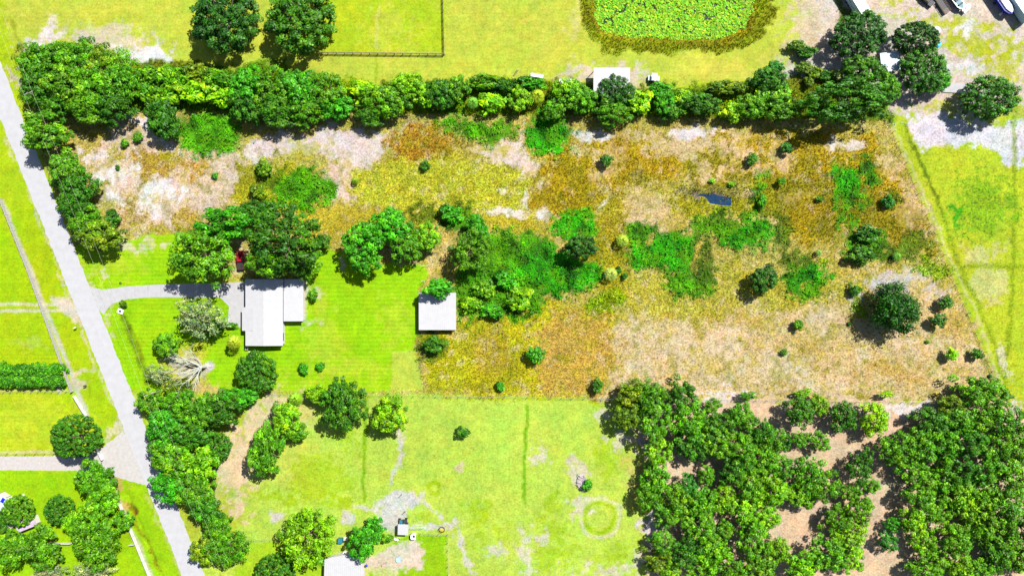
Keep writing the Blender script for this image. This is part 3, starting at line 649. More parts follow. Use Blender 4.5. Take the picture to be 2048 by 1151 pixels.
rows('''
304 152 32 24 shrub m|low leafy thicket shrub just past the roadside clump, on the pasture side
350 156 36 28 shrub y|pale green viny shrub in the gap of the hedgerow
392 150 34 24 shrub o|olive viny shrub under the shadow tip of the great dark tree
436 158 36 26 shrub m|viny shrub on the pasture edge left of the dense hedgerow
340 190 36 26 shrub y|bright viny shrub in the middle of the hedgerow gap
392 186 38 26 shrub l|lime yellow viny shrub in the middle of the hedgerow gap
436 192 36 26 shrub l|lime yellow viny shrub against the dense part of the hedgerow
300 190 30 26 shrub m|green viny shrub touching the roadside clump's inner end
726 180 32 24 shrub l|lime yellow viny shrub filling the notch of the hedgerow above the white sand
848 192 26 28 shrub l|lime yellow vines between two trees of the middle hedgerow
982 204 32 22 shrub l|lime yellow vines below a young palm in the hedgerow
968 166 36 18 shrub m|dark green brambles on the pasture edge right of the young palm
1012 172 34 18 shrub d|dark green brambles on the pasture edge left of the first white trough
1060 168 34 16 shrub g|green brambles right below the first white trough
1280 206 28 26 shrub l|lime yellow shrub right of the tree that hides the barn corner
1318 182 26 18 shrub g|green shrub just below the white utility cart
1365 196 26 22 shrub y|yellow-green shrub in the hedgerow right of the utility cart
1466 222 28 22 shrub l|lime yellow shrub at the lot line below the big pond
1440 178 34 16 shrub o|olive brush on the pasture edge below the big pond
1478 176 28 14 shrub o|olive brush on the pasture edge below the pond's right corner
1524 190 22 24 shrub y|yellow-green shrub left of the dark trees at the sandy yard
1345 222 26 20 shrub m|green shrub at the lot line, under the bare field's top edge''', 'shrub', 'shrub', 'shrubs of the northern hedgerow')
rows('''
328 240 40 36 tree d|dark round tree on the lot beside the smooth green vine mound
500 172 42 40 tree g|bright green tree at the pasture edge where the dense hedgerow begins
548 178 46 48 oak m|big tree of the dense hedgerow, nearest below the great paddock tree
602 178 44 42 tree g|bright green tree in the dense hedgerow below the paddock's left corner
650 184 44 42 oak m|tree in the dense hedgerow left of the lime yellow notch
494 214 38 34 tree d|dark tree hanging over the lot just right of the vine mound
552 222 46 34 tree d|dark tree shading the white sand strip's left end
612 222 42 32 tree m|tree hanging over the white sand strip
672 214 34 28 tree g|smaller bright tree over the white sand strip
768 206 44 36 tree m|tree right of the lime yellow notch in the hedgerow
816 174 36 30 tree y|pale green tree on the pasture edge in the middle hedgerow
740 230 34 24 tree d|dark tree hanging low over the white sand right of the notch
880 190 32 34 tree d|tree left of the young palm in the middle hedgerow
914 180 28 30 tree m|tree touching the young palm in the hedgerow
1040 198 28 24 tree y|small yellow-green tree right of the young palm near the first white trough
1136 186 36 30 tree y|yellowish green tree left of the white barn, below the second trough
1160 198 32 32 tree m|tree at the lower left corner of the white barn
1110 216 28 24 tree m|small tree on the lot line left of the barn
1230 188 38 38 dome x|dark round tree covering the lower corner of the white barn roof
1224 226 42 26 tree m|spreading tree on the lot line below the barn
1330 206 26 24 tree g|small tree below the utility cart on the lot line
1406 208 36 26 tree d|dark round tree in the hedgerow below the pond's middle
1500 214 34 28 tree m|green tree on the lot line below the pond's right corner
1538 160 34 30 tree d|dark tree at the bend of the mown track beside the pond
1548 136 22 16 shrub b|dark shrub at the top of the brush beside the mown track''', 'tree', 'tree', 'trees of the northern hedgerow', .8)
rows('''
1550 190 32 26 shrub y|yellow-green bush in the brush left of the sandy yard's dark trees
1562 218 38 26 tree m|tree on the lot line left of the widest dark tree
1690 204 88 46 oak d|widest dark tree, hanging over the lot's top right part
1716 70 54 46 dome x|dark tree covering the end of the long white trailer
1831 78 44 32 fine x|dark dense round tree beside the white tank in the sandy yard
1846 142 46 46 dome d|dark tree below the blue drum in the sandy yard
1722 142 44 32 tree d|tree left of the small tin roof in the sandy yard
1776 178 26 30 tree m|slender tree just below the small tin roof
1880 162 20 22 tree g|small green tree at the left end of the white slab
1978 196 58 42 dome d|lone dark tree standing right of the white slab''', 'tree', 'tree', 'dark trees round the sandy yard')
rows('''
1612 106 22 14 shrub d|dark bush on bare sand left of the dark trailer-end tree
1590 92 20 12 shrub o|olive bush on the sand beside the mown pasture track
1606 136 18 14 shrub o|olive bush in the middle of the sandy scrub
1628 146 16 14 shrub o|lower olive bush in the sandy scrub
1618 164 14 12 shrub o|small olive bush at the foot of the sandy scrub
1650 152 16 12 shrub d|darker bush at the right of the sandy scrub''', 'bush', 'bush', 'bushes of the sandy scrub')
rows('''
96 266 54 40 tree m|broad tree on the lot's top corner beside the road
134 338 40 38 tree w|tree beside the road with power lines passing over, second from the top corner
160 374 40 36 tree d|tree beside the road halfway down the roadside row
152 412 40 32 tree d|dark tree leaning to the road, lower half of the roadside row
176 448 42 34 tree m|tree of the roadside row just above the lowest one
202 470 46 36 tree o|olive-tinged lowest tree of the roadside row above the lawn
224 436 18 20 shrub d|dark shrub against the bare field behind the roadside row''', 'tree', 'tree', 'trees along the road on the lot')
rows('''
408 512 62 62 oak m|big tree between the driveway and the parked red pickup
450 448 60 38 tree g|bright green tree at the top of the house grove
572 478 84 68 oak d|largest dark tree of the house grove, right of the red pickup
520 426 40 30 tree d|dark tree at the top right of the house grove
608 522 34 38 oak m|tree at the lower right of the house grove against the lawn
536 528 44 32 tree m 1.5|tree overhanging the top edge of the house roof
644 484 18 18 shrub d|dark bush at the right tip of the house grove
728 482 44 40 tree g|bright green tree at the left end of the lawn-edge row
780 456 44 36 tree g|bright green tree in the middle of the lawn-edge row
812 488 36 36 tree m|tree at the right of the lawn-edge row above a shady gap
732 522 32 30 tree g|leafy tree pushing furthest down onto the mown lawn
858 474 26 28 tree y|yellowish small tree at the end of the lawn-edge row
782 428 22 14 shrub g|small bush on top of the lawn-edge row
942 500 42 42 oak m|round tree right of the bare footpath above the shed
955 456 28 24 tree g .7|bright green small tree behind the round tree by the footpath
1162 494 32 26 tree x|dark tree standing in the middle of the green vines''', 'tree', 'tree', 'trees round the house lawn', 1.25)
rows('''
402 634 54 40 thin s|silvery grey-leaved tree beside the parking pad
318 748 26 22 thin s|silvery thin small tree left of the bleached dead tree
335 688 24 28 tree m|round green small tree left of the dead tree
514 744 42 40 dome d|dark round tree below the house's lower gable
480 792 36 22 tree g|green tree on the lot line right of the dead tree
360 776 30 20 shrub o|olive bush on the lot line below the dead tree
690 808 46 56 oak d|large dark tree astride the lot line below the lawn
636 788 28 18 tree y|small yellow-green tree left of the large lot-line tree
782 830 39 38 tree y|yellow-green tree with a rounded crown beside the pasture's green strip''', 'tree', 'tree', 'trees round the front yard')
rows('''
425 655 26 20 shrub d|dark shrub in the shade of the silvery tree
247 607 10 8 shrub o|small olive bush beside the culvert end at the driveway mouth
627 590 13 13 shrub m|small shrub beside the right wing of the house
607 737 11 14 shrub g|small shrub on the lawn, left one of the pair below the house
640 732 9 10 shrub g|smaller shrub on the lawn, right one of the pair below the house
462 650 16 7 shrub m|low clipped shrubs along the lower edge of the parking pad
878 575 33 22 shrub g 1.9|viny bush growing over the top edge of the shed roof
870 690 26 18 shrub d|dark shrub in the shade below the shed
940 606 24 18 shrub y .6|leafy bush right of the shed, lower one
968 578 24 20 shrub y .6|leafy bush right of the shed at the top of the vines
1010 560 28 22 shrub g .55|leafy mound in the vines up right of the shed
1040 600 30 26 shrub y .6|leafy mound at the lower right edge of the vines
985 622 28 18 shrub g .6|leafy bush at the lower edge of the vines
900 428 28 22 shrub g .6|bush above the round tree by the footpath
250 287 9 9 shrub m|small bush on the bare field below the roadside clump
275 275 11 11 shrub m|bushy sapling on the bare field, right of the other small bush
235 335 5 6 shrub d|tiny dark bush on the pink bare field near the road
430 352 7 7 shrub g|tiny green bush on the bare field below the vine mound
850 332 11 11 shrub d|dark round bush with a dark shadow in the olive weeds
530 336 20 18 shrub o|olive bush left of the smooth green mound above the grove
516 384 18 18 shrub o|olive bush left of the smooth green mound, lower one
1212 322 14 13 shrub d 1.4|dark round bush alone on the golden field near its top
1504 319 13 12 shrub m 1.4|bush alone on pale ground right in the golden field
1574 296 13 13 shrub b 1.4|bluish green bush near the top right of the golden field
1562 362 9 9 shrub m 2|small bush with a long dark shadow right of the blue pool
1424 362 7 5 shrub l|tiny lime bush above the blue pool, left one
1464 368 8 6 shrub l|tiny lime bush above the blue pool, right one
1524 402 9 16 shrub g|upright bush right of the pool's pale reeds
1776 404 14 14 shrub b|grey-green round bush on the gold ground near the right fence
1528 560 29 30 tree x|dark round tree below the vines in the lower right rough
1710 580 13 14 shrub d|dark bush left of the big feathery tree
1890 605 15 15 shrub d 1.5|bush right of the big feathery tree near the fence
1877 642 17 15 shrub d 1.5|bush below another near the fence, right of the big feathery tree
1904 708 14 13 shrub l 1.7|bright lime round bush near the lot's lower right corner
1955 707 13 13 shrub d 1.5|dark bush against the right fence near the lower corner
1596 649 12 11 shrub m 1.5|small bush alone on the tan field
1567 704 7 8 shrub m|tiny bush alone on the lower tan field
1699 647 4 5 shrub d|speck of a bush left of the big feathery tree's shadow
1855 683 5 4 shrub m|speck of a bush below the big feathery tree
1980 752 4 4 shrub d|speck of a dark bush near the lower right fence corner
1735 470 30 20 shrub d .5|dark low bush in the weeds left of the right fence
1720 508 30 22 shrub d .5|dark low bush at the lower end of those weeds
1195 772 12 17 shrub d 1.5|dark upright bush at the lot line left of the woods
1070 708 19 18 shrub g 1.5|feathery round bush casting shadow in the lower rough
1000 772 10 12 shrub g|small green bush at the lot line in the lower rough
926 862 15 13 shrub d 1.5|lone dark bush in the open lower pasture
1175 968 11 13 shrub g|green bush beside the grey brush pile
1640 398 10 6 shrub m|small bush between the pool reeds and the green weeds
1236 540 9 8 shrub d|small dark bush just above the lower palm of the vines
1250 552 8 8 shrub d|small dark bush right of the lower palm of the vines''', 'bush', 'bush')
rows('''
1784 618 47 49 conifer x .65|big feathery dark tree alone in the lot's lower right''', 'tree', 'tree')
rows('''
303 802 30 26 tree m|tree at the lot's lower left corner beside the road
352 806 36 28 tree w|tree under the dead tree, just outside the lot line
396 818 42 36 tree m|tree in the roadside grove below the dead tree
446 816 46 38 tree d|dark tree of the roadside grove at the bare tan ground
330 856 42 38 tree g|bright tree at the road edge, upper part of the roadside grove
382 862 44 36 tree d|darker tree in the middle of the roadside grove
345 912 46 40 tree w|tree at the road edge opposite the sandy apron
400 920 42 40 tree y|yellow-green tree in the middle of the roadside grove
434 893 28 28 fine d|dark neat round tree at the right side of the roadside grove
340 966 40 36 tree g|bright tree at the road edge below the sandy apron
392 968 44 38 tree m|mid green tree in the lower roadside grove
408 1012 38 34 tree d|dark tree narrowing the lower end of the roadside grove
432 1046 32 28 tree m|tree at the tapering foot of the roadside grove
456 1092 42 46 oak m|rounded big tree at the foot of the roadside grove
412 1102 30 32 tree o|olive tree leaning over the road near the bottom edge
534 898 36 56 tree m|tall tree on the right side of the bare tan ground
578 836 34 32 tree y|pale green tree above the bare tan ground
590 862 26 22 tree m|small tree touching the pale green tree
616 1072 58 60 oak y|great yellow-green tree beside the white roof at the bottom
552 1146 40 36 fine d|dark neat round tree at the bottom edge left of the white roof
728 1080 34 36 tree g|bright green tree overhanging the white roof's corner
752 1052 20 22 tree g|pointed bright tree above the white roof's garden
774 1074 14 10 shrub m|low bush left of the small white-roofed shelter''', 'tree', 'tree', 'trees of the lower roadside grove and garden')
rows('''
190 956 40 38 tree m|tree at the mouth of the gravel drive, beside the white fence
120 1018 28 28 fine d|round dark tree standing on the lawn left of the fence clump
152 1042 28 24 tree y|yellowish small tree in the fence clump
206 1004 40 36 tree w|bright tree leaning against the white fence
194 1080 56 50 oak m|biggest tree of the fence clump, right beside the white fence
250 1040 22 20 tree m|small tree overhanging the white fence
39 1020 31 28 fine m|round tree in front of the lilac shed roof at the left edge
32 1094 42 40 tree w|broad tree at the left edge below the lilac shed roof
84 1092 40 44 tree m|broad tree right of the left-edge tree below the lilac shed roof
104 1142 36 20 thin s|silvery tree at the bottom edge, left one
192 1142 44 22 thin s|silvery tree at the bottom edge under the biggest fence-clump tree
4 1040 16 22 tree d|dark tree cut by the left edge of the picture''', 'tree', 'tree', 'trees left of the road')
plant(153, 872, 47, 42, 'fine', 'd', 'dense dark dome-shaped tree at the corner of the gravel drive', 'tree', 'tree', None, 1.1)

# clipped hedge at the left edge: one thing, foliage over stems
hx0, hx1, hy = -60, 122, 750
hedge = thing('hedge', 'long dense hedge running in from the left edge along the paddock fence', 'hedge', (*at(30, hy), 0))
for i, px in enumerate(range(-50, 122, 13)):
    for dy in (-11, 11):
        x, y = at(px + vr.uniform(-2, 2), hy + dy, 1.6); bx, by = at(30, hy)
        link('foliage', vr.choice(CR['shrub']), hedge, (x - bx, y - by, 1.6), (S * 16, S * 16, 1.9), (0, 0, vr.uniform(0, 6)), alb((84, 168, 14), 1.2))
    x, y = at(px, hy); link('stem', TR[0], hedge, (x - bx, y - by, 0), (1.1, 1.1, 2.0))

# --- the wood at the lower right
W_ = {
 'tree at the edge of the wood under the lot line, beside a sandy gap': '1266 786 44 34 o;1300 800 46 40 m;1362 788 36 34 d;1252 832 32 32 o;1420 812 22 18 m;1598 824 34 34 d;1636 812 22 26 y;1682 832 30 38 d;1744 834 36 40 l;1492 788 20 10 m;1604 786 20 10 y;1770 790 16 8 l',
 'tree on the left edge of the wood facing the ringed pasture': '1318 904 34 32 y;1306 950 32 40 w;1300 990 34 34 m;1336 1026 34 34 w;1326 1084 36 30 m;1312 1120 34 28 o;1340 1140 30 26 y',
 'tree in the dense upper left of the wood': '1310 846 46 40 m;1372 842 46 40 w;1436 848 44 38 d;1484 836 32 34 m;1382 884 43 37 d;1432 888 42 38 w;1478 892 40 38 m;1520 862 36 34 d;1526 910 35 33 w;1376 970 28 26 b;1410 950 24 22 w;1472 938 40 36 d;1356 1000 40 36 w;1404 1008 42 40 w;1450 994 36 34 y;1504 958 42 40 w',
 'tree in the dense lower left of the wood': '1398 1054 42 38 w;1450 1060 28 26 m;1500 1016 42 40 y;1504 1072 44 42 w;1372 1104 40 36 d;1424 1104 42 36 y;1464 1136 42 34 w;1516 1128 38 34 m;1400 1146 36 24 m',
 'tree between the sandy paths through the middle of the wood': '1566 880 20 22 d;1540 872 34 32 m;1642 884 24 22 w;1738 968 22 20 w;1602 876 22 20 m;1560 928 34 36 w;1614 938 38 36 w;1650 968 36 38 m;1596 984 38 36 w;1546 984 34 38 y;1540 1036 26 28 y;1720 932 30 38 d;1700 978 26 20 m;1718 1012 38 34 w;1672 1036 34 34 m;1704 1068 40 32 y;1772 1082 22 24 b;1786 1046 18 20 g;1654 1110 44 40 w;1606 1128 42 34 y;1556 1100 28 34 y;1700 1110 34 34 y',
 'tree in the dense upper right of the wood': '1900 806 34 22 o;1944 782 50 36 m;1988 790 40 34 m;1860 842 44 36 d;1912 846 44 36 m;1960 838 40 34 w;2010 842 44 38 m;1790 896 40 38 w;1836 884 42 38 w;1884 886 44 40 m;1934 888 42 40 d;1984 890 42 38 m;2034 900 40 42 w;1820 932 36 30 w',
 'tree in the dense right half of the wood': '1842 980 40 36 m;1886 950 40 36 w;1928 944 40 38 d;1974 940 42 38 w;2024 952 42 40 m;1870 1016 36 36 w;1918 1000 44 40 y;1964 996 42 40 w;2012 1004 44 42 m;1826 1040 34 30 y;1956 1050 42 38 w;2006 1060 42 40 m;2044 1050 36 40 d',
 'tree in the lower right corner of the wood': '1844 1084 32 30 y;1904 1076 40 38 w;1990 1106 44 38 m;2036 1112 42 40 w;1856 1128 44 36 w;1910 1128 40 34 y;1950 1138 38 30 m',
}
SHORT = dict(zip(W_, ("on the wood's edge under the lot line", "on the wood's left edge", "in the wood's dense upper left", "in the wood's dense lower left", "between the wood's sandy paths", "in the wood's dense upper right", "in the wood's dense right half", "in the wood's lower right corner")))
ORD = ('first', 'second', 'third', 'fourth', 'fifth', 'sixth', 'seventh')
ROWN = ('top', 'second', 'third', 'fourth', 'fifth')
TW = {'d': 'dark green', 'm': 'mid green', 'w': 'fresh green', 'y': 'yellow-green', 'l': 'lime green', 'o': 'olive', 'b': 'bluish green', 'g': 'bright green'}
for lab, txt in W_.items():
    es = sorted(([*map(float, e.split()[:4]), e.split()[4]] for e in txt.split(';')), key=lambda e: e[1])
    rowsz = 5 if len(es) > 8 else 4
    for q in range(0, len(es), rowsz):
        for k, a in enumerate(sorted(es[q:q + rowsz], key=lambda e: e[0])):
            place = SHORT[lab]
            l_ = '%s tree %s, %s in its %s row' % (TW[a[4]], place, ORD[k], ROWN[q // rowsz])
            plant(a[0] + vr.uniform(-3, 3), a[1] + vr.uniform(-3, 3), a[2] * .98, a[3] * .98, 'wood', a[4], l_, 'tree', 'tree', 'trees ' + place, vr.uniform(.7, 1.2))

# --- palms: trunk and folded fan leaves
M['palm'] = leafmat('palm_leaf')
def frond_mesh(seed):
    r = np.random.RandomState(seed); V = []; F = []
    def quad(a, b, c, d): n = len(V); V.extend([a, b, c, d]); F.append((n, n + 1, n + 2, n + 3))
    # stalk then leaflets fanning out and drooping
    quad((0, -.02, 0), (.45, -.015, .22), (.45, .015, .22), (0, .02, 0))
    for i in range(9):
        a = (i - 4) * .24; L_ = .62 * (1 - .25 * abs(i - 4) / 4); dx, dy = math.cos(a), math.sin(a); z1 = .22 - .02 * abs(i - 4); z2 = .02 - .06 * abs(i - 4)
        px_, py_ = -dy * .035, dx * .035
        quad((.43, 0, .22), (.43 + dx * L_ * .55 + px_, dy * L_ * .55 + py_, z1 + .03), (.43 + dx * L_, dy * L_, z2), (.43 + dx * L_ * .55 - px_, dy * L_ * .55 - py_, z1 - .01))
    c = np.ones((len(V), 3)) * np.exp(r.normal(0, .25))
    return nd_mesh('frond', np.array(V), np.array(F), M['palm'], colors={'leaf': c})
FR = [frond_mesh(i) for i in range(5)]
def palm(px, py, r, h, tint, label):
    x, y = at(px, py, h); t = thing('palm_tree', label, 'palm tree', (x, y, 0), 0, 'young palms on the lots')
    b = MB()
    for k in range(6): b.tube((0, 0, h * k / 6 - .1), (0, 0, h * (k + 1) / 6 - .1), .2 - .008 * k, .17 - .008 * k, 8)
    b.build('trunk', M['bark'], t)
    Rm = r * S
    for i in range(30):
        a = i * 2.399; up = 1 - i / 30
        o = link('frond', FR[i % 5], t, (0, 0, h - .1), (Rm * (.6 + .42 * (1 - up)),) * 2 + (Rm * .8,), (0, .5 - 1.25 * up * .9 + .1, a), alb(tint, vr.uniform(1.0, 1.5)))
palm(467, 685, 18, 4.6, (178, 200, 40), 'palm with a round yellow-green head and dark shadow left of the house')
palm(1245, 481, 16, 2.4, (170, 206, 60), 'pale green palm at the left edge of the vines, upper one of two')
palm(1222, 548, 17, 2.6, (190, 214, 90), 'very pale palm left of the vines, lower one of two')
palm(945, 205, 15, 3.2, (120, 190, 60), 'young palm standing in the northern hedgerow')
palm(1075, 192, 18, 3.4, (176, 202, 40), 'yellow-green palm in the hedgerow below the first white trough')
palm(590, 798, 18, 3.0, (140, 196, 30), 'palm on the lot line below the lawn shrubs')
palm(710, 362, 9, 1.4, (130, 170, 20), 'small palm on the white sand patch in the rough')
palm(1795, 513, 11, 1.8, (120, 190, 60), 'small palm beside the grey sand near the right fence')
palm(1638, 505, 8, 1.4, (150, 196, 80), 'small palm at the top of the bright green weed clump')
# ------------------------------------------------------------------ buildings and things
M['roof'] = mat('galvanised_roof', alb((246, 246, 250), .97), .5, (1.0, .04), spec=.3)
M['wall'] = mat('painted_wall', (.42, .40, .36), .7); M['trim'] = mat('white_trim', (.55, .55, .55), .5); M['glass'] = mat('window_glass', (.03, .04, .05), .1, spec=.5)
M['white'] = mat('white_paint', (.52, .52, .53), .4); M['dark'] = mat('dark_rubber', (.02, .02, .022), .6); M['wood'] = mat('weathered_wood', (.22, .17, .12), .85, (4, .3)); M['steel'] = mat('steel', (.35, .36, .38), .4, metal=.6)
M['red'] = mat('dark_red_paint', (.22, .008, .015), .3, coat=.6); M['blue'] = mat('deep_blue_gelcoat', (.006, .015, .30), .25, coat=.5); M['bluegrey'] = mat('pale_blue_grey_panel', (.36, .50, .58), .5); M['skyblue'] = mat('blue_plastic', (.05, .35, .62), .4)
M['tin'] = mat('dull_tin', (.38, .46, .50), .5, (1.5, .3)); M['lilac'] = mat('faded_roofing', (.34, .27, .36), .7, (1, .2)); M['teal'] = mat('teal_vinyl', (.02, .12, .16), .5); M['brown'] = mat('brown_boards', (.16, .07, .05), .8, (3, .2))
M['hay'] = mat('hay', (.30, .26, .04), .9, (5, .3)); M['tan'] = mat('tan_plastic', (.5, .44, .34), .6); M['pool'] = mat('pale_blue_liner', (.26, .40, .52), .4); M['greywood'] = mat('grey_dead_branches', (.30, .26, .27), .9, (5, .25)); M['vinyl'] = mat('white_vinyl', (.42, .41, .41), .5)
M['oldrail'] = mat('weathered_pale_rail', (.28, .27, .25), .8, (4, .2))

def ribbed(poly_pts, m, name, parent, along, pitch=.6):
    """roof plane from 4 corners (a,b,c,d), with raised ribs running from edge ab to edge dc"""
    a, b, c, d = [np.array(p, float) for p in poly_pts]; k = MB()
    n = np.cross(b - a, d - a); n /= np.linalg.norm(n)
    if n[2] < 0: n = -n
    up = n * .05
    vs = [a, b, c, d, a + up, b + up, c + up, d + up]; k.add(vs, [(3, 2, 1, 0), (4, 5, 6, 7), (0, 1, 5, 4), (1, 2, 6, 5), (2, 3, 7, 6), (3, 0, 4, 7)])
    L_ = np.linalg.norm(b - a); q = int(L_ / pitch)
    for i in range(q + 1):
        t = (i + .5) / (q + 1); p = a + (b - a) * t + up; r = d + (c - d) * t + up; k.tube(p, r, .014, .014, 4)
    return k.build(name, m, parent)
def loc(px, py, o, z=0.0):
    x, y = at(px, py, z); return (x - o[0], y - o[1])

# main house: gable roof, ridge running up the picture, porch bump at the left, low wing at the right
o = at(528, 625)
house = thing('house', 'white-roofed house with a low right wing at the end of the concrete driveway', 'house', (*o, 0))
ez, rz_ = 2.6, 3.15
def rect(px0, py0, px1, py1, z): a = loc(px0, py0, o, z); b = loc(px1, py1, o, z); return a[0], b[1], b[0], a[1]     # x0,y0,x1,y1
x0, y0, x1, y1 = rect(491, 558, 566, 691, ez); xm = (x0 + x1) / 2
ribbed([(x0, y0, ez), (x0, y1, ez), (xm, y1, rz_), (xm, y0, rz_)], M['roof'], 'roof', house, 0)
ribbed([(x1, y0, ez), (x1, y1, ez), (xm, y1, rz_), (xm, y0, rz_)], M['roof'], 'roof', house, 0)
MB().box((xm, (y0 + y1) / 2, rz_ + .05), (.3, y1 - y0, .05)).build('ridge_cap', M['roof'], house)
w = MB(); i_ = .35
w.box((xm, (y0 + y1) / 2, ez / 2 - .05), (x1 - x0 - 2 * i_, y1 - y0 - 2 * i_, ez - .1))
for yy in (y0 + i_ + .01, y1 - i_ - .01): w.add([(x0 + i_, yy, ez - .12), (x1 - i_, yy, ez - .12), (xm, yy, rz_ - .12)], [(0, 1, 2)])
wl = w.build('wall', M['wall'], house)
px0, py0_, px1, py1_ = rect(484, 614, 492, 661, ez - .1); pm = (py0_ + py1_) / 2
ribbed([(px0, py0_, 2.45), (px0, py1_, 2.45), (px1 + 2.2, py1_, ez + .35), (px1 + 2.2, py0_, ez + .35)], M['roof'], 'porch_roof', house, 0)
for yy in (py0_ + .3, pm, py1_ - .3): MB().box((px0 + .25, yy, 1.2), (.14, .14, 2.4)).build('porch_post', M['trim'], house)
wx0, wy0, wx1, wy1 = rect(567.5, 558, 606.5, 642, 2.3)
ribbed([(wx0, wy0, 2.45), (wx0, wy1, 2.45), (wx1, wy1, 2.2), (wx1, wy0, 2.2)], M['roof'], 'wing_roof', house, 0)
MB().box(((wx0 + wx1) / 2 - .1, (wy0 + wy1) / 2, 1.06), (wx1 - wx0 - .5, wy1 - wy0 - .5, 2.1)).build('wing_wall', M['wall'], house)
MB().box((wx0 - .04, (wy0 + wy1) / 2, 2.42), (.13, wy1 - wy0, .1)).build('gutter', M['dark'], house)
for k in range(7):
    MB().tube((wx0 + .05, wy1 - .3 - .45 * k, 2.52), (wx0 + .32 + .25 * (k % 3 == 1), wy1 - .3 - .45 * k, 2.6), .05, .05, 5).build('vent_pipe', M['dark'], house)
for yy, side in ((y0 + 1.6, x0), (y0 + 9.5, x0), (y0 + 3, x1), (y0 + 1.8, x1)):
    s_ = i_ if side == x0 else -i_
    f_ = MB().box((side + s_ + (-.02 if side == x0 else .02), yy, 1.45), (.06, 1.3, 1.1)).build('window', M['trim'], house); MB().box((side + s_ + (-.055 if side == x0 else .055), yy, 1.45), (.02, 1.1, .9)).build('pane', M['glass'], f_)
for xx in (x0 + 2.5, x1 - 2.5):
    f_ = MB().box((xx, y0 + i_ - .03, 1.45), (1.4, .06, 1.1)).build('window', M['trim'], house); MB().box((xx, y0 + i_ - .07, 1.45), (1.2, .02, .9)).build('pane', M['glass'], f_)
x, y = at(503, 702); tag(MB().tube((0, 0, 0), (0, 0, 1.6), .05, .05, 6).box((0, 0, 1.62), (.3, .3, .06)).tube((0, 0, 0.01), (0, -1.0, .03), .04, .04, 5).build('bird_feeder', M['white'], None, (x, y, 0)), 'thin white post feeder standing in the shade below the house gable', 'bird feeder')
x, y = at(495, 696); ac = thing('air_conditioner', 'small white air conditioner against the house wall at its lower left corner', 'air conditioner', (x, y, 0))
MB().box((0, 0, .4), (.8, .7, .8)).build('casing', M['white'], ac); MB().tube((0, 0, .8), (0, 0, .84), .28, .28, 12).build('fan_grille', M['dark'], ac)

def shed(name, label, cat, px0, py0, px1, py1, z, lowside=.25, m='roof', rz=0.0, walls=True, group=None):
    cx, cy = (px0 + px1) / 2, (py0 + py1) / 2; x, y = at(cx, cy, z); f = S * (1 - z / H); w_, d_ = (px1 - px0) * f / 2, (py1 - py0) * f / 2
    t = thing(name, label, cat, (x, y, 0), rz, group)
    ribbed([(-w_, -d_, z - lowside), (w_, -d_, z - lowside), (w_, d_, z), (-w_, d_, z)], M[m], 'roof', t, 0)
    MB().box((0, -d_ + .02, z - lowside - .04), (2 * w_, .06, .14)).build('fascia', M['trim'], t)
    for sx in (-1, 0, 1):
        for sy in (-1, 1): MB().box((sx * (w_ - .25), sy * (d_ - .25), (z - .3) / 2), (.16, .16, z - .3)).build('post', M['wood'], t)
    if walls:
        b = MB(); b.box((0, d_ - .35, (z - .35) / 2), (2 * w_ - .6, .08, z - .35)); b.box((-w_ + .38, 0, (z - .35) / 2), (.08, 2 * d_ - .8, z - .35)); b.box((w_ - .38, 0, (z - .35) / 2), (.08, 2 * d_ - .8, z - .35))
        b.build('wall', M['wall'], t)
    return t
shed('shed', 'square white-roofed shed with vines over its top edge at the lawn end', 'shed', 837.5, 585, 912, 659.5, 2.5, .15)
barn = shed('pole_barn', 'white pole barn in the top pasture half hidden by a dark round tree', 'barn', 1187, 135.5, 1260, 186, 3.2, .3, walls=False)
t = thing('house', 'large plain white roof of a house cut by the bottom edge, beside the kiddie pool', 'house', (*at(690, 1145, 2.8), 0))
f = S * (1 - 2.8 / H); ox, oy = 690, 1145
pts = [(647 - ox, 1117 - oy), (727 - ox, 1114 - oy), (733 - ox, 1220 - oy), (640 - ox, 1220 - oy)]; pts = [(a * f, -b * f) for a, b in pts]
top = [(a, b) for a, b in ((662 - ox) * f, (oy - 1112) * f) and [((649 - ox) * f, (oy - 1118) * f), ((664 - ox) * f, (oy - 1113) * f), ((710 - ox) * f, (oy - 1105) * f), ((722 - ox) * f, (oy - 1113) * f), ((728 - ox) * f, (oy - 1150) * f), ((729 - ox) * f, (oy - 1240) * f), ((646 - ox) * f, (oy - 1240) * f)]]
rb = MB(); rb.prism(top[::-1], 2.75, 2.85)
for k in range(-9, 10): rb.box((-.6 + k * .55 - .02, -5.2, 2.87), (.05, 16, .03))
rb.build('roof', M['roof'], t); MB().prism([(p[0] * .93, p[1] * .95) for p in top[::-1]], 0, 2.74).build('wall', M['wall'], t)
x, y = at(691, 1104); ac = thing('air_conditioner', 'white air conditioner box at the top edge of the bottom house', 'air conditioner', (x, y, 0)); MB().box((0, 0, .5), (1.1, .9, 1.0)).build('casing', M['white'], ac); MB().tube((0, 0, 1), (0, 0, 1.04), .35, .35, 12).build('fan_grille', M['dark'], ac)

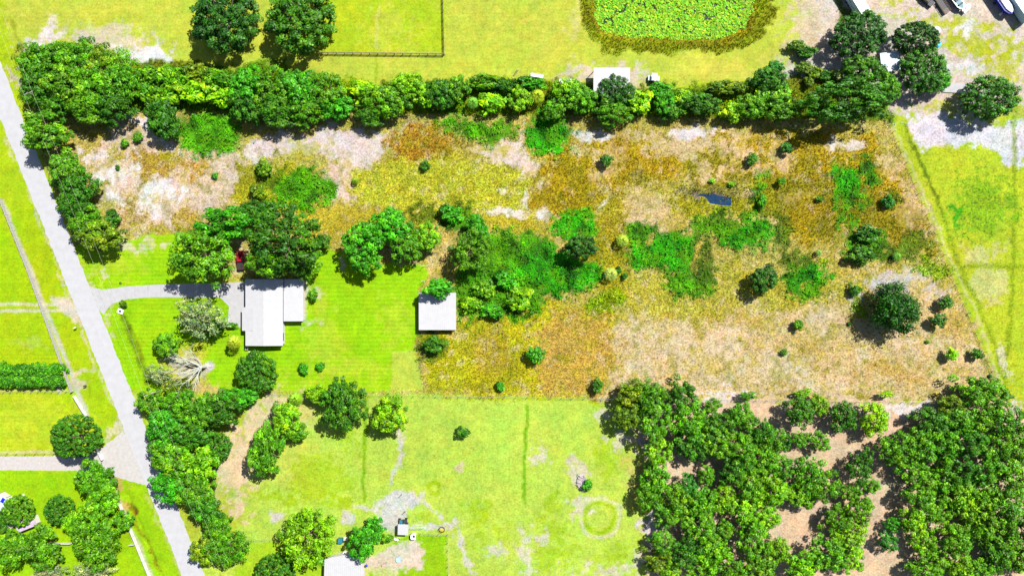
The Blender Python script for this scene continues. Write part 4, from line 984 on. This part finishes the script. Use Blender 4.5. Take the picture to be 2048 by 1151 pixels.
# left-edge roofs
shed('shed', 'small pale roof with a blue skylight at the left edge', 'shed', -16, 992, 20, 1022, 2.6, .2, 'tin', R(-32), True)
x, y = at(5, 1000, 2.75); tag(MB().box((0, 0, .03), (.9, 1.3, .12), R(-32)).box((0, 0, .1), (.75, 1.1, .03), R(-32)).build('skylight', M['blue'], None, (x, y, 2.62)), 'blue skylight panel lying on the small pale roof at the left edge', 'skylight')
shed('shed', 'lilac grey shed roof peeking out below the round left-edge tree', 'shed', 30, 1036, 70, 1058, 2.4, .2, 'lilac', R(22), True)
x, y = at(47, 991); b = MB(); b.box((0, 0, .35), (1.3, 1.0, .1)); b.box((0, .45, .75), (1.3, .1, .7)); [b.box((sx * .55, sy * .4, .17), (.08, .08, .3)) for sx in (-1, 1) for sy in (-1, 1)]
tag(b.build('bench', M['white'], None, (x, y, 0), .6), 'white garden bench beside the round tree at the left edge', 'bench')
x, y = at(3, 1050); tag(MB().prism([(-1.6, -1), (1.6, -1), (1.6, 1), (-1.6, 1)], 0, .3).prism([(-1.4, -.8), (1.4, -.8), (1.4, .8), (-1.4, .8)], .3, .5).build('woodpile', M['tan'], None, (x + 2, y, 0), .5), 'low tan stack of boards at the left edge below the round tree', 'woodpile')

# ---- top right yard: trailers, boats, tank
def heading(dx, dy): return math.atan2(-dy, dx)
def trailer(px, py, ang, L_, W, Hh, label, name='box_trailer', cat='trailer', marks=False):
    x, y = at(px, py, Hh); t = thing(name, label, cat, (x, y, 0), ang)
    MB().box((0, 0, .65 + (Hh - .7) / 2), (L_, W, Hh - .7)).build('side_panels', M['bluegrey'], t)
    b = MB().box((0, 0, Hh), (L_ + .04, W + .04, .1)); [b.box((-L_ / 2 + (i + .5) * L_ / 8, 0, Hh + .065), (.06, W - .05, .03)) for i in range(8)]; b.build('roof', M['white'], t)
    MB().box((0, 0, .6), (L_ - .3, W - .5, .12)).build('chassis', M['dark'], t); MB().tube((-L_ / 2 - 1.1, 0, .55), (-L_ / 2, 0, .6), .06, .06, 6).build('tow_bar', M['steel'], t)
    for sx in (-.5, .5):
        for sy in (-1, 1):
            w_ = MB().tube((sx, sy * (W / 2 - .28), .36), (sx, sy * (W / 2 - .04), .36), .36, .36, 14).build('wheel', M['dark'], t)
    if marks:
        b = MB(); r = random.Random(2)
        for i in range(8): b.box((-3.6 + i * .55, -W / 2 - .006, 2.1 + r.uniform(-.15, .15)), (.28, .012, .4))
        for i in range(5): b.box((.9 + i * .4, -W / 2 - .006, 1.5), (.22, .012, .18))
        b.build('lettering', M['dark'], t)
    return t
A1 = heading(20, 32)
trailer(1713, -6, A1, 13.0, 2.6, 3.3, 'long white box trailer with dark marks on its side at the top edge', marks=True)
A2 = heading(27, 40)
trailer(2046, 8, A2, 9.0, 2.6, 3.2, 'white box trailer with a blue-grey side in the top right corner beside the blue boat')
# blue boat on its trailer
x, y = at(2008, 2, 2.2); t = thing('motor_boat', 'deep blue motor boat with a white deck parked at the top right', 'boat', (x, y, 0), A2)
def hull(L_, W, z0, z1, m, parent, name, flare=.7):
    P_ = [(-L_ / 2, -W / 2), (L_ * .28, -W / 2), (L_ * .43, -W * .3), (L_ / 2, 0), (L_ * .43, W * .3), (L_ * .28, W / 2), (-L_ / 2, W / 2)]; b = MB(); n = len(P_)
    b.add([(px * .94, py * flare, z0) for px, py in P_] + [(px, py, z1) for px, py in P_], [tuple(range(n - 1, -1, -1)), tuple(range(n, 2 * n))] + [(i, (i + 1) % n, n + (i + 1) % n, n + i) for i in range(n)])
    return b.build(name, m, parent)
hull(8.4, 2.7, .7, 2.1, M['blue'], t, 'hull'); hull(8.3, 2.74, 2.1, 2.2, M['blue'], t, 'gunwale', 1.0)
dk = hull(7.7, 1.75, 2.2, 2.55, M['white'], t, 'deck', 1.12)
MB().box((-.6, 0, 2.72), (.12, 1.7, .5)).build('windscreen', M['glass'], t); MB().box((-2.6, 0, 2.5), (1.6, 1.5, .04)).build('cockpit_floor', M['tan'], t)
MB().box((-4.4, 0, 1.6), (.6, .5, 1.3)).build('outboard_motor', M['dark'], t)
MB().box((0, 0, .5), (7.6, .12, .12)).box((0, .7, .5), (5, .1, .1)).box((0, -.7, .5), (5, .1, .1)).box((2.6, -1.75, 1.0), (.5, .9, .08)).build('boat_trailer', M['white'], t)
for sy in (-1, 1): MB().tube((-.8, sy * .95, .34), (-.8, sy * 1.2, .34), .34, .34, 14).build('wheel', M['dark'], t)
# grey skiff with outboard
x, y = at(1913, 0, 1.2); t = thing('motor_boat', 'white-edged open boat with a teal inside, left of the blue boat at the top edge', 'boat', (x, y, 0), heading(22, 30))
hull(6.6, 2.3, .5, 1.3, M['dark'], t, 'hull'); hull(6.5, 2.35, 1.3, 1.4, M['white'], t, 'gunwale', 1.0); hull(6.0, 1.6, 1.4, 1.42, M['teal'], t, 'cockpit_floor', 1.0)
for k in (-1.5, .2, 1.6): MB().box((k, 0, 1.55), (.45, 1.5, .25)).build('seat', M['dark'], t)
MB().box((-.4, 0, 1.75), (.5, .9, .7)).build('console', M['white'], t)
x, y = at(1934, 16, .9); t = thing('jet_ski', 'white rounded jet ski parked between the open boat and the blue boat', 'jet ski', (x, y, 0), heading(22, -24))
hull(2.9, 1.3, .35, .85, M['white'], t, 'hull'); MB().ball((.1, 0, .95), (.9, .5, .3), 12, 6).build('hood', M['white'], t); MB().box((-.75, 0, 1.0), (.9, .35, .22)).build('seat', M['bluegrey'], t); MB().tube((.35, -.4, 1.25), (.35, .4, 1.25), .03, .03, 6).build('handlebar', M['dark'], t)
x, y = at(1885, 8, .8); t = thing('utility_trailer', 'dark empty utility trailer with brown rails left of the open boat', 'trailer', (x, y, 0), heading(22, 34))
MB().box((0, 0, .62), (5.6, 2.0, .1)).build('bed', M['dark'], t)
for sy in (-1, 1):
    MB().box((0, sy * 1.0, .95), (5.6, .08, .12)).build('rail', M['brown'], t)
    for k in range(5): MB().box((-2.7 + 1.35 * k, sy * 1.0, .8), (.07, .06, .3)).build('stake', M['brown'], t)
    MB().tube((-.2, sy * 1.1, .36), (-.2, sy * 1.3, .36), .36, .36, 14).build('wheel', M['dark'], t)
for k in range(9): MB().box((1.7 + k * .14, 0, .7), (.05, 1.8, .05)).build('ramp_bar', M['wood'], t)
x, y = at(1856, -2, 1.4); t = thing('parked_car', 'dark car end just showing at the top edge of the sandy yard', 'car', (x, y, 0), heading(24, 20))
def car(t, m, L_=4.6, W=1.8, pickup=False):
    b = MB(); b.box((0, 0, .62), (L_, W, .55), 0, .96); b.build('body', m, t)
    if pickup:
        MB().box((.35, 0, 1.25), (1.9, W * .92, .75), 0, .8).build('cab', m, t); MB().box((.35, 0, 1.3), (1.75, W * .94, .4), 0, .93).build('window', M['glass'], t)
        MB().box((-1.6, 0, .96), (1.9, W * .78, .16)).build('bed_liner', M['dark'], t); MB().box((1.9, 0, .93), (1.2, W * .86, .12), 0, .9).build('bonnet', m, t)
        for sy in (-1, 1): MB().box((-1.6, sy * W * .44, 1.0), (2.0, .1, .3)).build('bed_side', m, t)
        MB().box((-L_ / 2 + .04, 0, 1.0), (.08, W * .9, .32)).build('tailgate', m, t)
    else:
        MB().box((-.2, 0, 1.15), (2.4, W * .9, .55), 0, .78).build('cab', m, t); MB().box((-.2, 0, 1.15), (2.3, W * .92, .34), 0, .9).build('window', M['glass'], t)
    for sx in (-1, 1):
        for sy in (-1, 1):
            w_ = MB().tube((sx * L_ * .31, sy * (W / 2 - .2), .35), (sx * L_ * .31, sy * (W / 2 + .02), .35), .35, .35, 14).build('wheel', M['dark'], t); MB().tube((sx * L_ * .31, sy * (W / 2 + .021), .35), (sx * L_ * .31, sy * (W / 2 + .03), .35), .2, .2, 10).build('rim', M['steel'], w_)
    for sy in (-1, 1): MB().box((L_ / 2 - .02, sy * W * .36, .72), (.06, .32, .16)).build('headlight', M['white'], t)
car(t, M['dark'])
x, y = at(481, 520, .8); t = thing('pickup_truck', 'dark red pickup parked in tree shade above the parking pad', 'pickup truck', (x, y, 0), R(93)); car(t, M['red'], 5.4, 1.95, True)
x, y = at(1873, 61, 1.2); t = thing('water_tank', 'white round tank beside the dark dense tree of the sandy yard', 'tank', (x, y, 0))
MB().tube((0, 0, 0), (0, 0, 1.3), 1.1, 1.1, 20).ball((0, 0, 1.3), (1.1, 1.1, .35), 20, 6).build('body', M['white'], t); MB().tube((0, 0, 1.6), (0, 0, 1.72), .25, .25, 12).build('lid', M['bluegrey'], t)
MB().box((-.95, .75, .45), (.7, .8, .9)).build('pump_box', M['bluegrey'], t)
x, y = at(1877, 88, .9); t = thing('plastic_drum', 'bright blue plastic drum right below the dark dense tree', 'drum', (x, y, 0))
MB().tube((0, 0, 0), (0, 0, .9), .85, .85, 18).ball((0, 0, .9), (.85, .85, .2), 18, 6).build('body', M['skyblue'], t); MB().tube((.2, .1, 1.1), (.2, .1, 1.16), .18, .18, 10).build('cap', M['blue'], t); MB().tube((0, 0, .45), (0, 0, .5), .88, .88, 18).build('hoop', M['skyblue'], t)
shed('shed', 'small blue-grey tin roof seen between the dark trees of the sandy yard', 'shed', 1762, 104, 1800, 142, 2.5, .2, 'tin', R(8), False)
x, y = at(1914, 176, .3); tag(MB().box((0, 0, .12), (8.2, 2.7, .24), R(-3)).box((0, 0, .25), (8.0, 2.5, .02), R(-3)).build('concrete_slab', M['concrete'], None, (x, y, 0)), 'white concrete slab left of the lone dark tree', 'slab')

# ---- top pasture things
def trough(px, py, L_, W, rz, label):
    x, y = at(px, py, .6); t = thing('feed_trough', label, 'trough', (x, y, 0), rz, 'white troughs on the pasture edge')
    b = MB().box((0, 0, .5), (L_, W, .1)); b.box((0, W / 2, .58), (L_, .06, .14)); b.box((0, -W / 2, .58), (L_, .06, .14)); b.build('tray', M['white'], t)
    for sx in (-1, 1):
        for sy in (-1, 1): MB().box((sx * (L_ / 2 - .3), sy * W * .38, .22), (.1, .1, .45)).build('leg', M['steel'], t)
trough(1074, 151, 3.5, .95, R(-9), 'white trough on the pasture edge, slightly turned, left one of two')
trough(1132, 162, 3.8, 1.1, 0, 'white trough on the pasture edge, square to the picture, just left of the barn')
x, y = at(1309, 155, 1.6); t = thing('utility_cart', 'white-roofed utility cart parked right of the barn', 'utility cart', (x, y, 0), R(-4))
MB().box((0, 0, .55), (3.1, 1.5, .3)).build('body', M['white'], t); MB().box((-1.25, 0, .85), (.7, 1.4, .3)).build('cargo_bed', M['bluegrey'], t); MB().box((1.2, 0, .85), (.7, 1.35, .3), 0, .9).build('bonnet', M['white'], t)
MB().box((-.05, .1, 1.85), (1.55, 2.1, .1)).build('roof', M['roof'], t); MB().box((-.1, 0, .9), (.6, 1.3, .35)).build('seat', M['dark'], t); MB().box((.1, -1.0, .9), (1.7, .25, .6)).build('side_rack', M['dark'], t)
for sx in (-1, 1):
    for sy in (-1, 1): MB().tube((sx * .65, sy * .6, .7), (sx * .65, sy * .75, 1.82), .03, .03, 6).build('roof_post', M['dark'], t); MB().tube((sx * 1.05, sy * .6, .3), (sx * 1.05, sy * .85, .3), .3, .3, 12).build('wheel', M['dark'], t)

# ---- lower garden things
shed('shelter', 'small white-roofed shelter beside the green gate in the lower garden', 'shelter', 795.5, 1047.5, 816.5, 1069, 2.2, .1, 'roof', R(-2), False)
x, y = at(806, 1042, .8); t = thing('utility_cart', 'dark four-wheeled cart in front of the small white-roofed shelter', 'utility cart', (x, y, 0), R(4))
MB().box((0, 0, .55), (2.3, 1.0, .25)).build('body', M['dark'], t); MB().box((-.55, 0, .82), (.9, .9, .3)).build('seat', M['teal'], t); MB().box((.6, 0, .78), (.9, .95, .25)).build('cargo_bed', M['glass'], t)
for sx in (-1, 1):
    for sy in (-1, 1): MB().tube((sx * .95, sy * .5, .3), (sx * .95, sy * .8, .3), .3, .3, 12).build('wheel', M['dark'], t)
MB().tube((-.1, -.35, 1.0), (-.1, .35, 1.0), .03, .03, 6).build('handlebar', M['dark'], t)
x, y = at(826, 1072, .9); t = thing('storage_tank', 'white storage tank with a dark lid right of the small shelter', 'tank', (x, y, 0))
MB().prism([(-.7, -.5), (-.4, -.8), (.7, -.8), (.75, .8), (-.2, .8), (-.7, .4)], 0, 1.1).build('body', M['white'], t); MB().box((.25, .12, 1.14), (.6, .6, .08)).build('lid', M['dark'], t)
x, y = at(793, 1077, .5); t = thing('wheelbarrow', 'small white wheelbarrow on the grass below the shelter', 'wheelbarrow', (x, y, 0), R(-12)); MB().add([(-.7, -.35, .6), (.5, -.45, .6), (.8, 0, .62), (.5, .45, .6), (-.7, .35, .6), (-.3, -.2, .25), (.3, -.22, .25), (.3, .22, .25), (-.3, .2, .25)], [(5, 6, 7, 8), (0, 1, 6, 5), (1, 2, 6), (2, 7, 6), (2, 3, 7), (3, 4, 8, 7), (4, 0, 5, 8)]).build('tray', M['white'], t)
MB().tube((.75, -.06, .2), (.75, .06, .2), .2, .2, 12).build('wheel', M['dark'], t)
for sy in (-1, 1): MB().tube((-1.2, sy * .3, .55), (.6, sy * .12, .3), .025, .025, 5).build('handle', M['wood'], t)
x, y = at(680, 1081, 1); t = thing('garbage_bin', 'dark blue square bin at the left of the lower garden tree', 'bin', (x, y, 0)); MB().box((0, 0, .5), (1.25, 1.4, 1.0)).build('body', M['teal'], t); MB().box((0, 0, 1.03), (1.3, 1.45, .07)).build('lid', M['teal'], t)
x, y = at(691, 1077, .7); t = thing('storage_box', 'cream storage box beside the dark blue bin', 'box', (x, y, 0)); MB().box((0, 0, .35), (1.0, .9, .7)).build('body', M['tan'], t); MB().box((0, 0, .73), (1.05, .95, .06)).build('lid', M['tan'], t)
x, y = at(797, 1118); t = thing('paddling_pool', 'pale blue round paddling pool on the bare sand', 'pool', (x, y, 0))
b = MB(); n = 22; r0, r1 = .75, .68
vs = [(r0 * math.cos(i / n * 6.2832), r0 * math.sin(i / n * 6.2832), 0.0) for i in range(n)] + [(r0 * math.cos(i / n * 6.2832), r0 * math.sin(i / n * 6.2832), .3) for i in range(n)] + [(r1 * math.cos(i / n * 6.2832), r1 * math.sin(i / n * 6.2832), .3) for i in range(n)] + [(r1 * math.cos(i / n * 6.2832), r1 * math.sin(i / n * 6.2832), .05) for i in range(n)]
fs = [(k * n + i, k * n + (i + 1) % n, (k + 1) * n + (i + 1) % n, (k + 1) * n + i) for k in range(3) for i in range(n)]; b.add(vs, fs).build('rim', M['pool'], t)
MB().tube((0, 0, .06), (0, 0, .12), .67, .67, 22).build('water', M['pool'], t)
x, y = at(734, 1128); t = thing('grill', 'round blue lidded grill beside the bottom house wall', 'grill', (x, y, 0)); MB().ball((0, 0, .8), (.38, .38, .35), 14, 8).build('bowl', M['blue'], t); [MB().tube((.3 * math.cos(a), .3 * math.sin(a), 0), (.12 * math.cos(a), .12 * math.sin(a), .6), .025, .025, 5).build('leg', M['steel'], t) for a in (0, 2.1, 4.2)]
x, y = at(728, 1121); t = thing('garden_chair', 'small dark garden chair beside the bottom house wall', 'chair', (x, y, 0), .5); MB().box((0, 0, .42), (.55, .55, .05)).build('seat', M['dark'], t); MB().box((-.27, 0, .72), (.05, .55, .55)).build('backrest', M['dark'], t); [MB().box((sx * .24, sy * .24, .2), (.05, .05, .4)).build('leg', M['steel'], t) for sx in (-1, 1) for sy in (-1, 1)]
x, y = at(767, 1128); t = thing('toy_wagon', 'small pink toy wagon on the bare sand beside the paddling pool', 'toy wagon', (x, y, 0), .6); MB().box((0, 0, .3), (.9, .45, .2)).build('tray', mat('pink_plastic', (.5, .22, .24), .5), t); MB().tube((.45, 0, .3), (1.1, .1, .5), .02, .02, 5).build('handle', M['dark'], t); [MB().tube((sx * .3, sy * .2, .12), (sx * .3, sy * .27, .12), .12, .12, 10).build('wheel', M['dark'], t) for sx in (-1, 1) for sy in (-1, 1)]
x, y = at(883, 1059, .6); t = thing('hay_ring', 'round hay feeder with golden hay at the garden fence corner', 'hay feeder', (x, y, 0))
b = MB()
for i in range(16):
    a0, a1 = i / 16 * 6.2832, (i + 1) / 16 * 6.2832
    for z in (.15, .7): b.tube((.85 * math.cos(a0), .75 * math.sin(a0), z), (.85 * math.cos(a1), .75 * math.sin(a1), z), .04, .04, 5)
    b.tube((.85 * math.cos(a0), .75 * math.sin(a0), 0), (.85 * math.cos(a0), .75 * math.sin(a0), .72), .03, .03, 5)
b.build('ring', M['dark'], t); MB().ball((0, 0, .25), (.75, .65, .4), 14, 8).build('hay', M['hay'], t)

# ---- clothesline posts, culvert end, mailboxes, tyre
for k, (px, py) in enumerate(((848, 532), (848, 561))):
    x, y = at(px, py); t = thing('clothesline_post', ('upper', 'lower')[k] + ' pale T-shaped clothesline post at the right edge of the lawn', 'post', (x, y, 0), 0, 'clothesline posts on the lawn')
    MB().tube((0, 0, 0), (0, 0, 2.3), .06, .05, 8).build('shaft', M['white'], t); MB().tube((-.5, 0, 2.25), (.5, 0, 2.25), .04, .04, 6).build('crossbar', M['white'], t)
x, y = at(241, 622); t = thing('culvert_end', 'white concrete culvert end with a dark round pipe at the ditch', 'culvert', (x, y, 0), R(-22)); 
b = MB(); b.prism([(-.85, -.7), (.85, -.7), (.85, .7), (-.85, .7)], 0, .22, .08); b.build('collar', M['white'], t); MB().tube((0, 0, .2), (0, 0, .24), .34, .34, 14).build('pipe', M['dark'], t)
x, y = at(241, 566); b = MB()
for i in range(14):
    a0, a1 = i / 14 * 6.2832, (i + 1) / 14 * 6.2832; b.tube((.26 * math.cos(a0), .26 * math.sin(a0), .1), (.26 * math.cos(a1), .26 * math.sin(a1), .1), .1, .1, 6)
tag(b.build('old_tyre', M['dark'], None, (x, y, 0)), 'black tyre lying on the grass above the driveway mouth', 'tyre')
for px, py, m_, lab in ((150, 655, 'white', 'white mailbox on a post beside the dirt track'), (170, 771, 'dark', 'dark mailbox on a post beside the worn footpath')):
    x, y = at(px, py, 1); t = thing('mailbox', lab, 'mailbox', (x, y, 0), R(22)); MB().box((0, 0, .5), (.1, .1, 1.0)).build('post', M['wood'], t)
    b = MB(); b.box((0, 0, 1.08), (.75, .32, .2)); b.tube((-.375, 0, 1.18), (.375, 0, 1.18), .16, .16, 12); b.build('box', M[m_], t); MB().box((.1, -.2, 1.2), (.2, .02, .1)).build('flag', M['red'], t)
x, y = at(1163, 963); 
bp = thing('brush_pile', 'grey pile of cut branches beside a green bush in the lower pasture', 'brush pile', (x, y, 0)); r = random.Random(5)
for k in range(34):
    a = r.gauss(-.95, .35); l = r.uniform(.8, 2.4); cx, cy = r.uniform(-1.1, 1.0), r.uniform(-1.9, 1.6); z = r.uniform(.1, .8)
    MB().tube((cx - math.cos(a) * l / 2, cy - math.sin(a) * l / 2, z), (cx + math.cos(a) * l / 2, cy + math.sin(a) * l / 2, z + r.uniform(-.1, .2)), .09, .03, 5).build('branch', M['greywood'], bp)
MB().ball((0, 0, .1), (1.5, 2.2, .5), 12, 6).build('heap', M['greywood'], bp)

# ---- bleached dead tree
x, y = at(413, 732); dt = thing('dead_tree', 'bleached leafless dead tree standing on a bare round patch in the front yard', 'dead tree', (x, y, 0))
def limb(name, pts, r0, r1, parent):
    b = MB(); n = len(pts)
    for i in range(n - 1): b.tube(pts[i], pts[i + 1], r0 + (r1 - r0) * i / (n - 1), r0 + (r1 - r0) * (i + 1) / (n - 1), 6)
    return b, b
def grow(b, p, d, L_, r, depth, rr):
    pts = [np.array(p, float)]; d = np.array(d, float)
    for i in range(5):
        d = d + np.array([rr.gauss(0, .16), rr.gauss(0, .16), rr.gauss(0, .10)]); d /= np.linalg.norm(d); q = pts[-1] + d * L_ / 5
        b.tube(pts[-1], q, r * (1 - i * .16), r * (1 - (i + 1) * .16), 6 if r > .08 else 4); pts.append(q)
        if depth > 0 and i >= 1:
            for s in range(1):
                s_ = rr.choice((-1, 1)); e = d + np.array([-d[1] * s_, d[0] * s_, rr.uniform(-.2, .35)]) * rr.uniform(.4, .9); e /= np.linalg.norm(e)
                grow(b, q, e, L_ * rr.uniform(.3, .5), r * (.6 - .08 * i), depth - 1, rr)
rr = random.Random(12); TOP = 2.6
tb = MB(); tb.tube((0, 0, -.1), (-.1, 0, .5), .75, .5, 10); tb.tube((-.1, 0, .5), (-.25, .1, TOP + .4), .5, .38, 10)
for k in range(7): a = k * .9; tb.tube((math.cos(a) * .4, math.sin(a) * .4, .3), (math.cos(a) * 1.2, math.sin(a) * 1.2, -.05), .16, .05, 5)
tb.build('trunk', M['palebark'], dt)
for a, el, L_, r in ((88, 30, 6.5, .36), (112, 36, 5.5, .24), (132, 22, 7.0, .26), (152, 22, 7.5, .26), (174, 16, 8, .28), (194, 24, 7, .24), (207, 14, 8, .26), (218, 26, 7, .24), (232, 16, 7, .22), (250, 34, 5.5, .2), (286, 40, 3.2, .14)):
    b = MB(); ca, sa = math.cos(R(a)), math.sin(R(a)); ce, se = math.cos(R(el)), math.sin(R(el))
    grow(b, (-.25, .1, TOP - rr.uniform(0, .8)), (ca * ce, sa * ce, se), L_ * 1.06, r * .72, 2, rr); b.build('limb', M['palebark'], dt)

# ---- utility poles and their wires
def pole(px, py, label, ang):
    x, y = at(px, py); t = thing('utility_pole', label, 'utility pole', (x, y, 0), ang, 'utility poles along the road')
    MB().tube((0, 0, 0), (0, 0, 9.2), .16, .10, 10).build('shaft', M['wood'], t); MB().box((0, 0, 8.7), (2.6, .12, .14)).build('crossarm', M['oldrail'], t)
    for k in (-1.15, -.4, 1.15): MB().tube((k, 0, 8.77), (k, 0, 8.98), .06, .045, 8).build('insulator', M['white'], t)
    return x, y
pa = R(22)
# pole tops lean outward in the picture, so feet are set from the seen crossarms
def foot(px, py, z): x, y = at(px, py, z); return 1024 + x / S, 575.5 - y / S
pA = pole(*foot(57, 186, 8.7), 'utility pole with a crossarm at the top of the roadside row', pa)
pB = pole(*foot(297, 788, 8.7), 'utility pole with a crossarm at the lot\'s lower left corner', pa)
ext = lambda a, b, t: (a[0] + (b[0] - a[0]) * t, a[1] + (b[1] - a[1]) * t)
pC = ext(pA, pB, -1.0); pD = ext(pA, pB, 2.0)
pole(1024 + pD[0] / S, 575.5 - pD[1] / S, 'utility pole below the bottom edge carrying the roadside wires', pa); pole(1024 + pC[0] / S, 575.5 - pC[1] / S, 'utility pole beyond the top edge carrying the roadside wires', pa)
wires = thing('power_line', 'pair of thin pale power wires strung along the road', 'power line', (*pA, 0)); wm = mat('weathered_wire', (.34, .36, .22), .6)
for k in (-1.15, 1.15):
    b = MB(); ox, oy = k * math.cos(pa), k * math.sin(pa)
    for s0, s1 in ((pC, pA), (pA, pB), (pB, pD)):
        pr = None
        for i in range(13):
            t_ = i / 12; q = (s0[0] + (s1[0] - s0[0]) * t_ + ox - pA[0], s0[1] + (s1[1] - s0[1]) * t_ + oy - pA[1], 9.0 - 1.0 * 4 * t_ * (1 - t_))
            if pr: b.tube(pr, q, .013, .013, 4)
            pr = q
    b.build('wire', wm, wires)

# ---- fences, each post and rail its own part
def fence(label, pts, spacing, kind, m='wood', group=None, h=1.25, rails=(.4, .8, 1.2)):
    x0, y0 = at(*pts[0]); t = thing('fence', label, 'fence', (x0, y0, 0), 0, group)
    pm = MB().box((0, 0, h / 2), (.14, .14, h)).box((0, 0, h + .02), (.17, .17, .05)).mesh('post', M[m]) if kind == 'board' else MB().tube((0, 0, 0), (0, 0, h), .075, .065, 7).mesh('post', M[m])
    W = [at(*p) for p in pts]
    for (ax, ay), (bx, by) in zip(W[:-1], W[1:]):
        L_ = math.hypot(bx - ax, by - ay); n = max(1, round(L_ / spacing)); ang = math.atan2(by - ay, bx - ax)
        for i in range(n + 1 if (bx, by) == W[-1] else n):
            f_ = i / n; link('post', pm, t, (ax + (bx - ax) * f_ - x0, ay + (by - ay) * f_ - y0, 0), rot=(0, 0, ang))
        seg = L_ / n
        if kind == 'board':
            rm = MB().box((seg / 2, 0, 0), (seg - .02, .05, .2)).mesh('rail', M[m])
            for i in range(n):
                for z in rails: link('rail', rm, t, (ax + (bx - ax) * i / n - x0, ay + (by - ay) * i / n - y0, z), rot=(0, 0, ang)) .location.z = z
        elif kind == 'panel':
            rm = MB().box((seg / 2, 0, .62), (seg - .16, .06, 1.2)).box((seg / 2, 0, 1.27), (seg - .16, .12, .1)).mesh('panel', M[m])
            for i in range(n): link('panel', rm, t, (ax + (bx - ax) * i / n - x0, ay + (by - ay) * i / n - y0, 0), rot=(0, 0, ang))
        else:
            for z in rails:
                b = MB().tube((ax - x0, ay - y0, z), (bx - x0, by - y0, z), .014, .014, 4); b.build('wire', M['steel'], t)
    return t
fence('pale weathered board fence running beside the road across the dirt track', [(4, 398), (60, 540), (147, 782)], 2.4, 'board', 'oldrail', rails=(.3, .65, 1.0, 1.3), h=1.4)
fence('white panel fence beside the road down to the dome-shaped tree', [(151, 790), (176, 832)], 2.4, 'panel', 'vinyl', h=1.4)
fence('short white fence piece at the corner of the dome-shaped tree', [(196, 893), (208, 918)], 1.9, 'panel', 'vinyl', h=1.3)
fence('white panel fence running down beside the road past the fence-clump trees', [(222, 957), (262, 1053), (310, 1170)], 2.4, 'panel', 'vinyl', h=1.4)
fence('short white fence between the two big trees at the lower left', [(110, 1084), (146, 1084)], 2.4, 'panel', 'vinyl', h=1.2)
fence('short white fence stub joining the roadside fence below the fence clump', [(262, 1087), (272, 1086)], 1.4, 'panel', 'vinyl', h=1.2)
fence('thin post and wire fence below the long hedge at the left edge', [(-60, 783), (148, 782)], 1.9, 'wire', 'oldrail')
fence('post and wire fence above the gravel drive', [(-60, 907), (110, 906)], 2.6, 'wire', 'wood')
fence('post and wire fence along the right end of the rough lot', [(1778, 243), (1880, 490), (2009, 800)], 3.0, 'wire', 'wood')
fence('post and wire fence along the bottom line of the rough lot', [(540, 788), (850, 791), (1260, 797)], 3.2, 'wire', 'wood')
fence('post and wire fence between the rough lot and the wood', [(1262, 797), (2006, 806)], 3.2, 'wire', 'wood')
fence('dark board fence closing the paddock in the top pasture', [(640, 107), (889, 110), (886, -30)], 2.4, 'board', 'wood', rails=(.4, .8, 1.2))
fence('pale wire fence of the lower garden, with its corner at the hay feeder', [(842, 1066), (896, 1067), (897, 1180)], 2.4, 'wire', 'oldrail')
fence('thin garden fence crossing from the great yellow-green tree to the grove', [(495, 1078), (560, 1077)], 2.6, 'wire', 'oldrail')
x, y = at(834, 1056, .9); t = thing('farm_gate', 'pale green metal gate lying right of the small shelter', 'gate', (x, y, 0), R(1)); MB().tube((-1.9, 0, .3), (1.9, 0, .3), .05, .05, 6).build('lower_bar', M['tin'], t); MB().tube((-1.9, 0, 1.1), (1.9, 0, 1.1), .06, .06, 6).build('upper_bar', M['tin'], t); [MB().tube((k, 0, .1), (k, 0, 1.1), .035, .035, 5).build('bar', M['tin'], t) for k in (-1.9, -1, 0, 1, 1.9)]
for k, (px, py) in enumerate(((804, 987), (811, 1021))):
    x, y = at(px, py); t = thing('gate_post', ('upper', 'lower')[k] + ' leaning wooden gate post on the sandy farm track', 'post', (x, y, 0), 0, 'gate posts on the sandy farm track'); MB().tube((0, 0, 0), (.1, .05, 1.9), .09, .08, 7).build('shaft', M['wood'], t); MB().tube((.1, .05, 1.9), (.1, .05, 1.94), .1, .1, 7).build('cap', M['oldrail'], t)
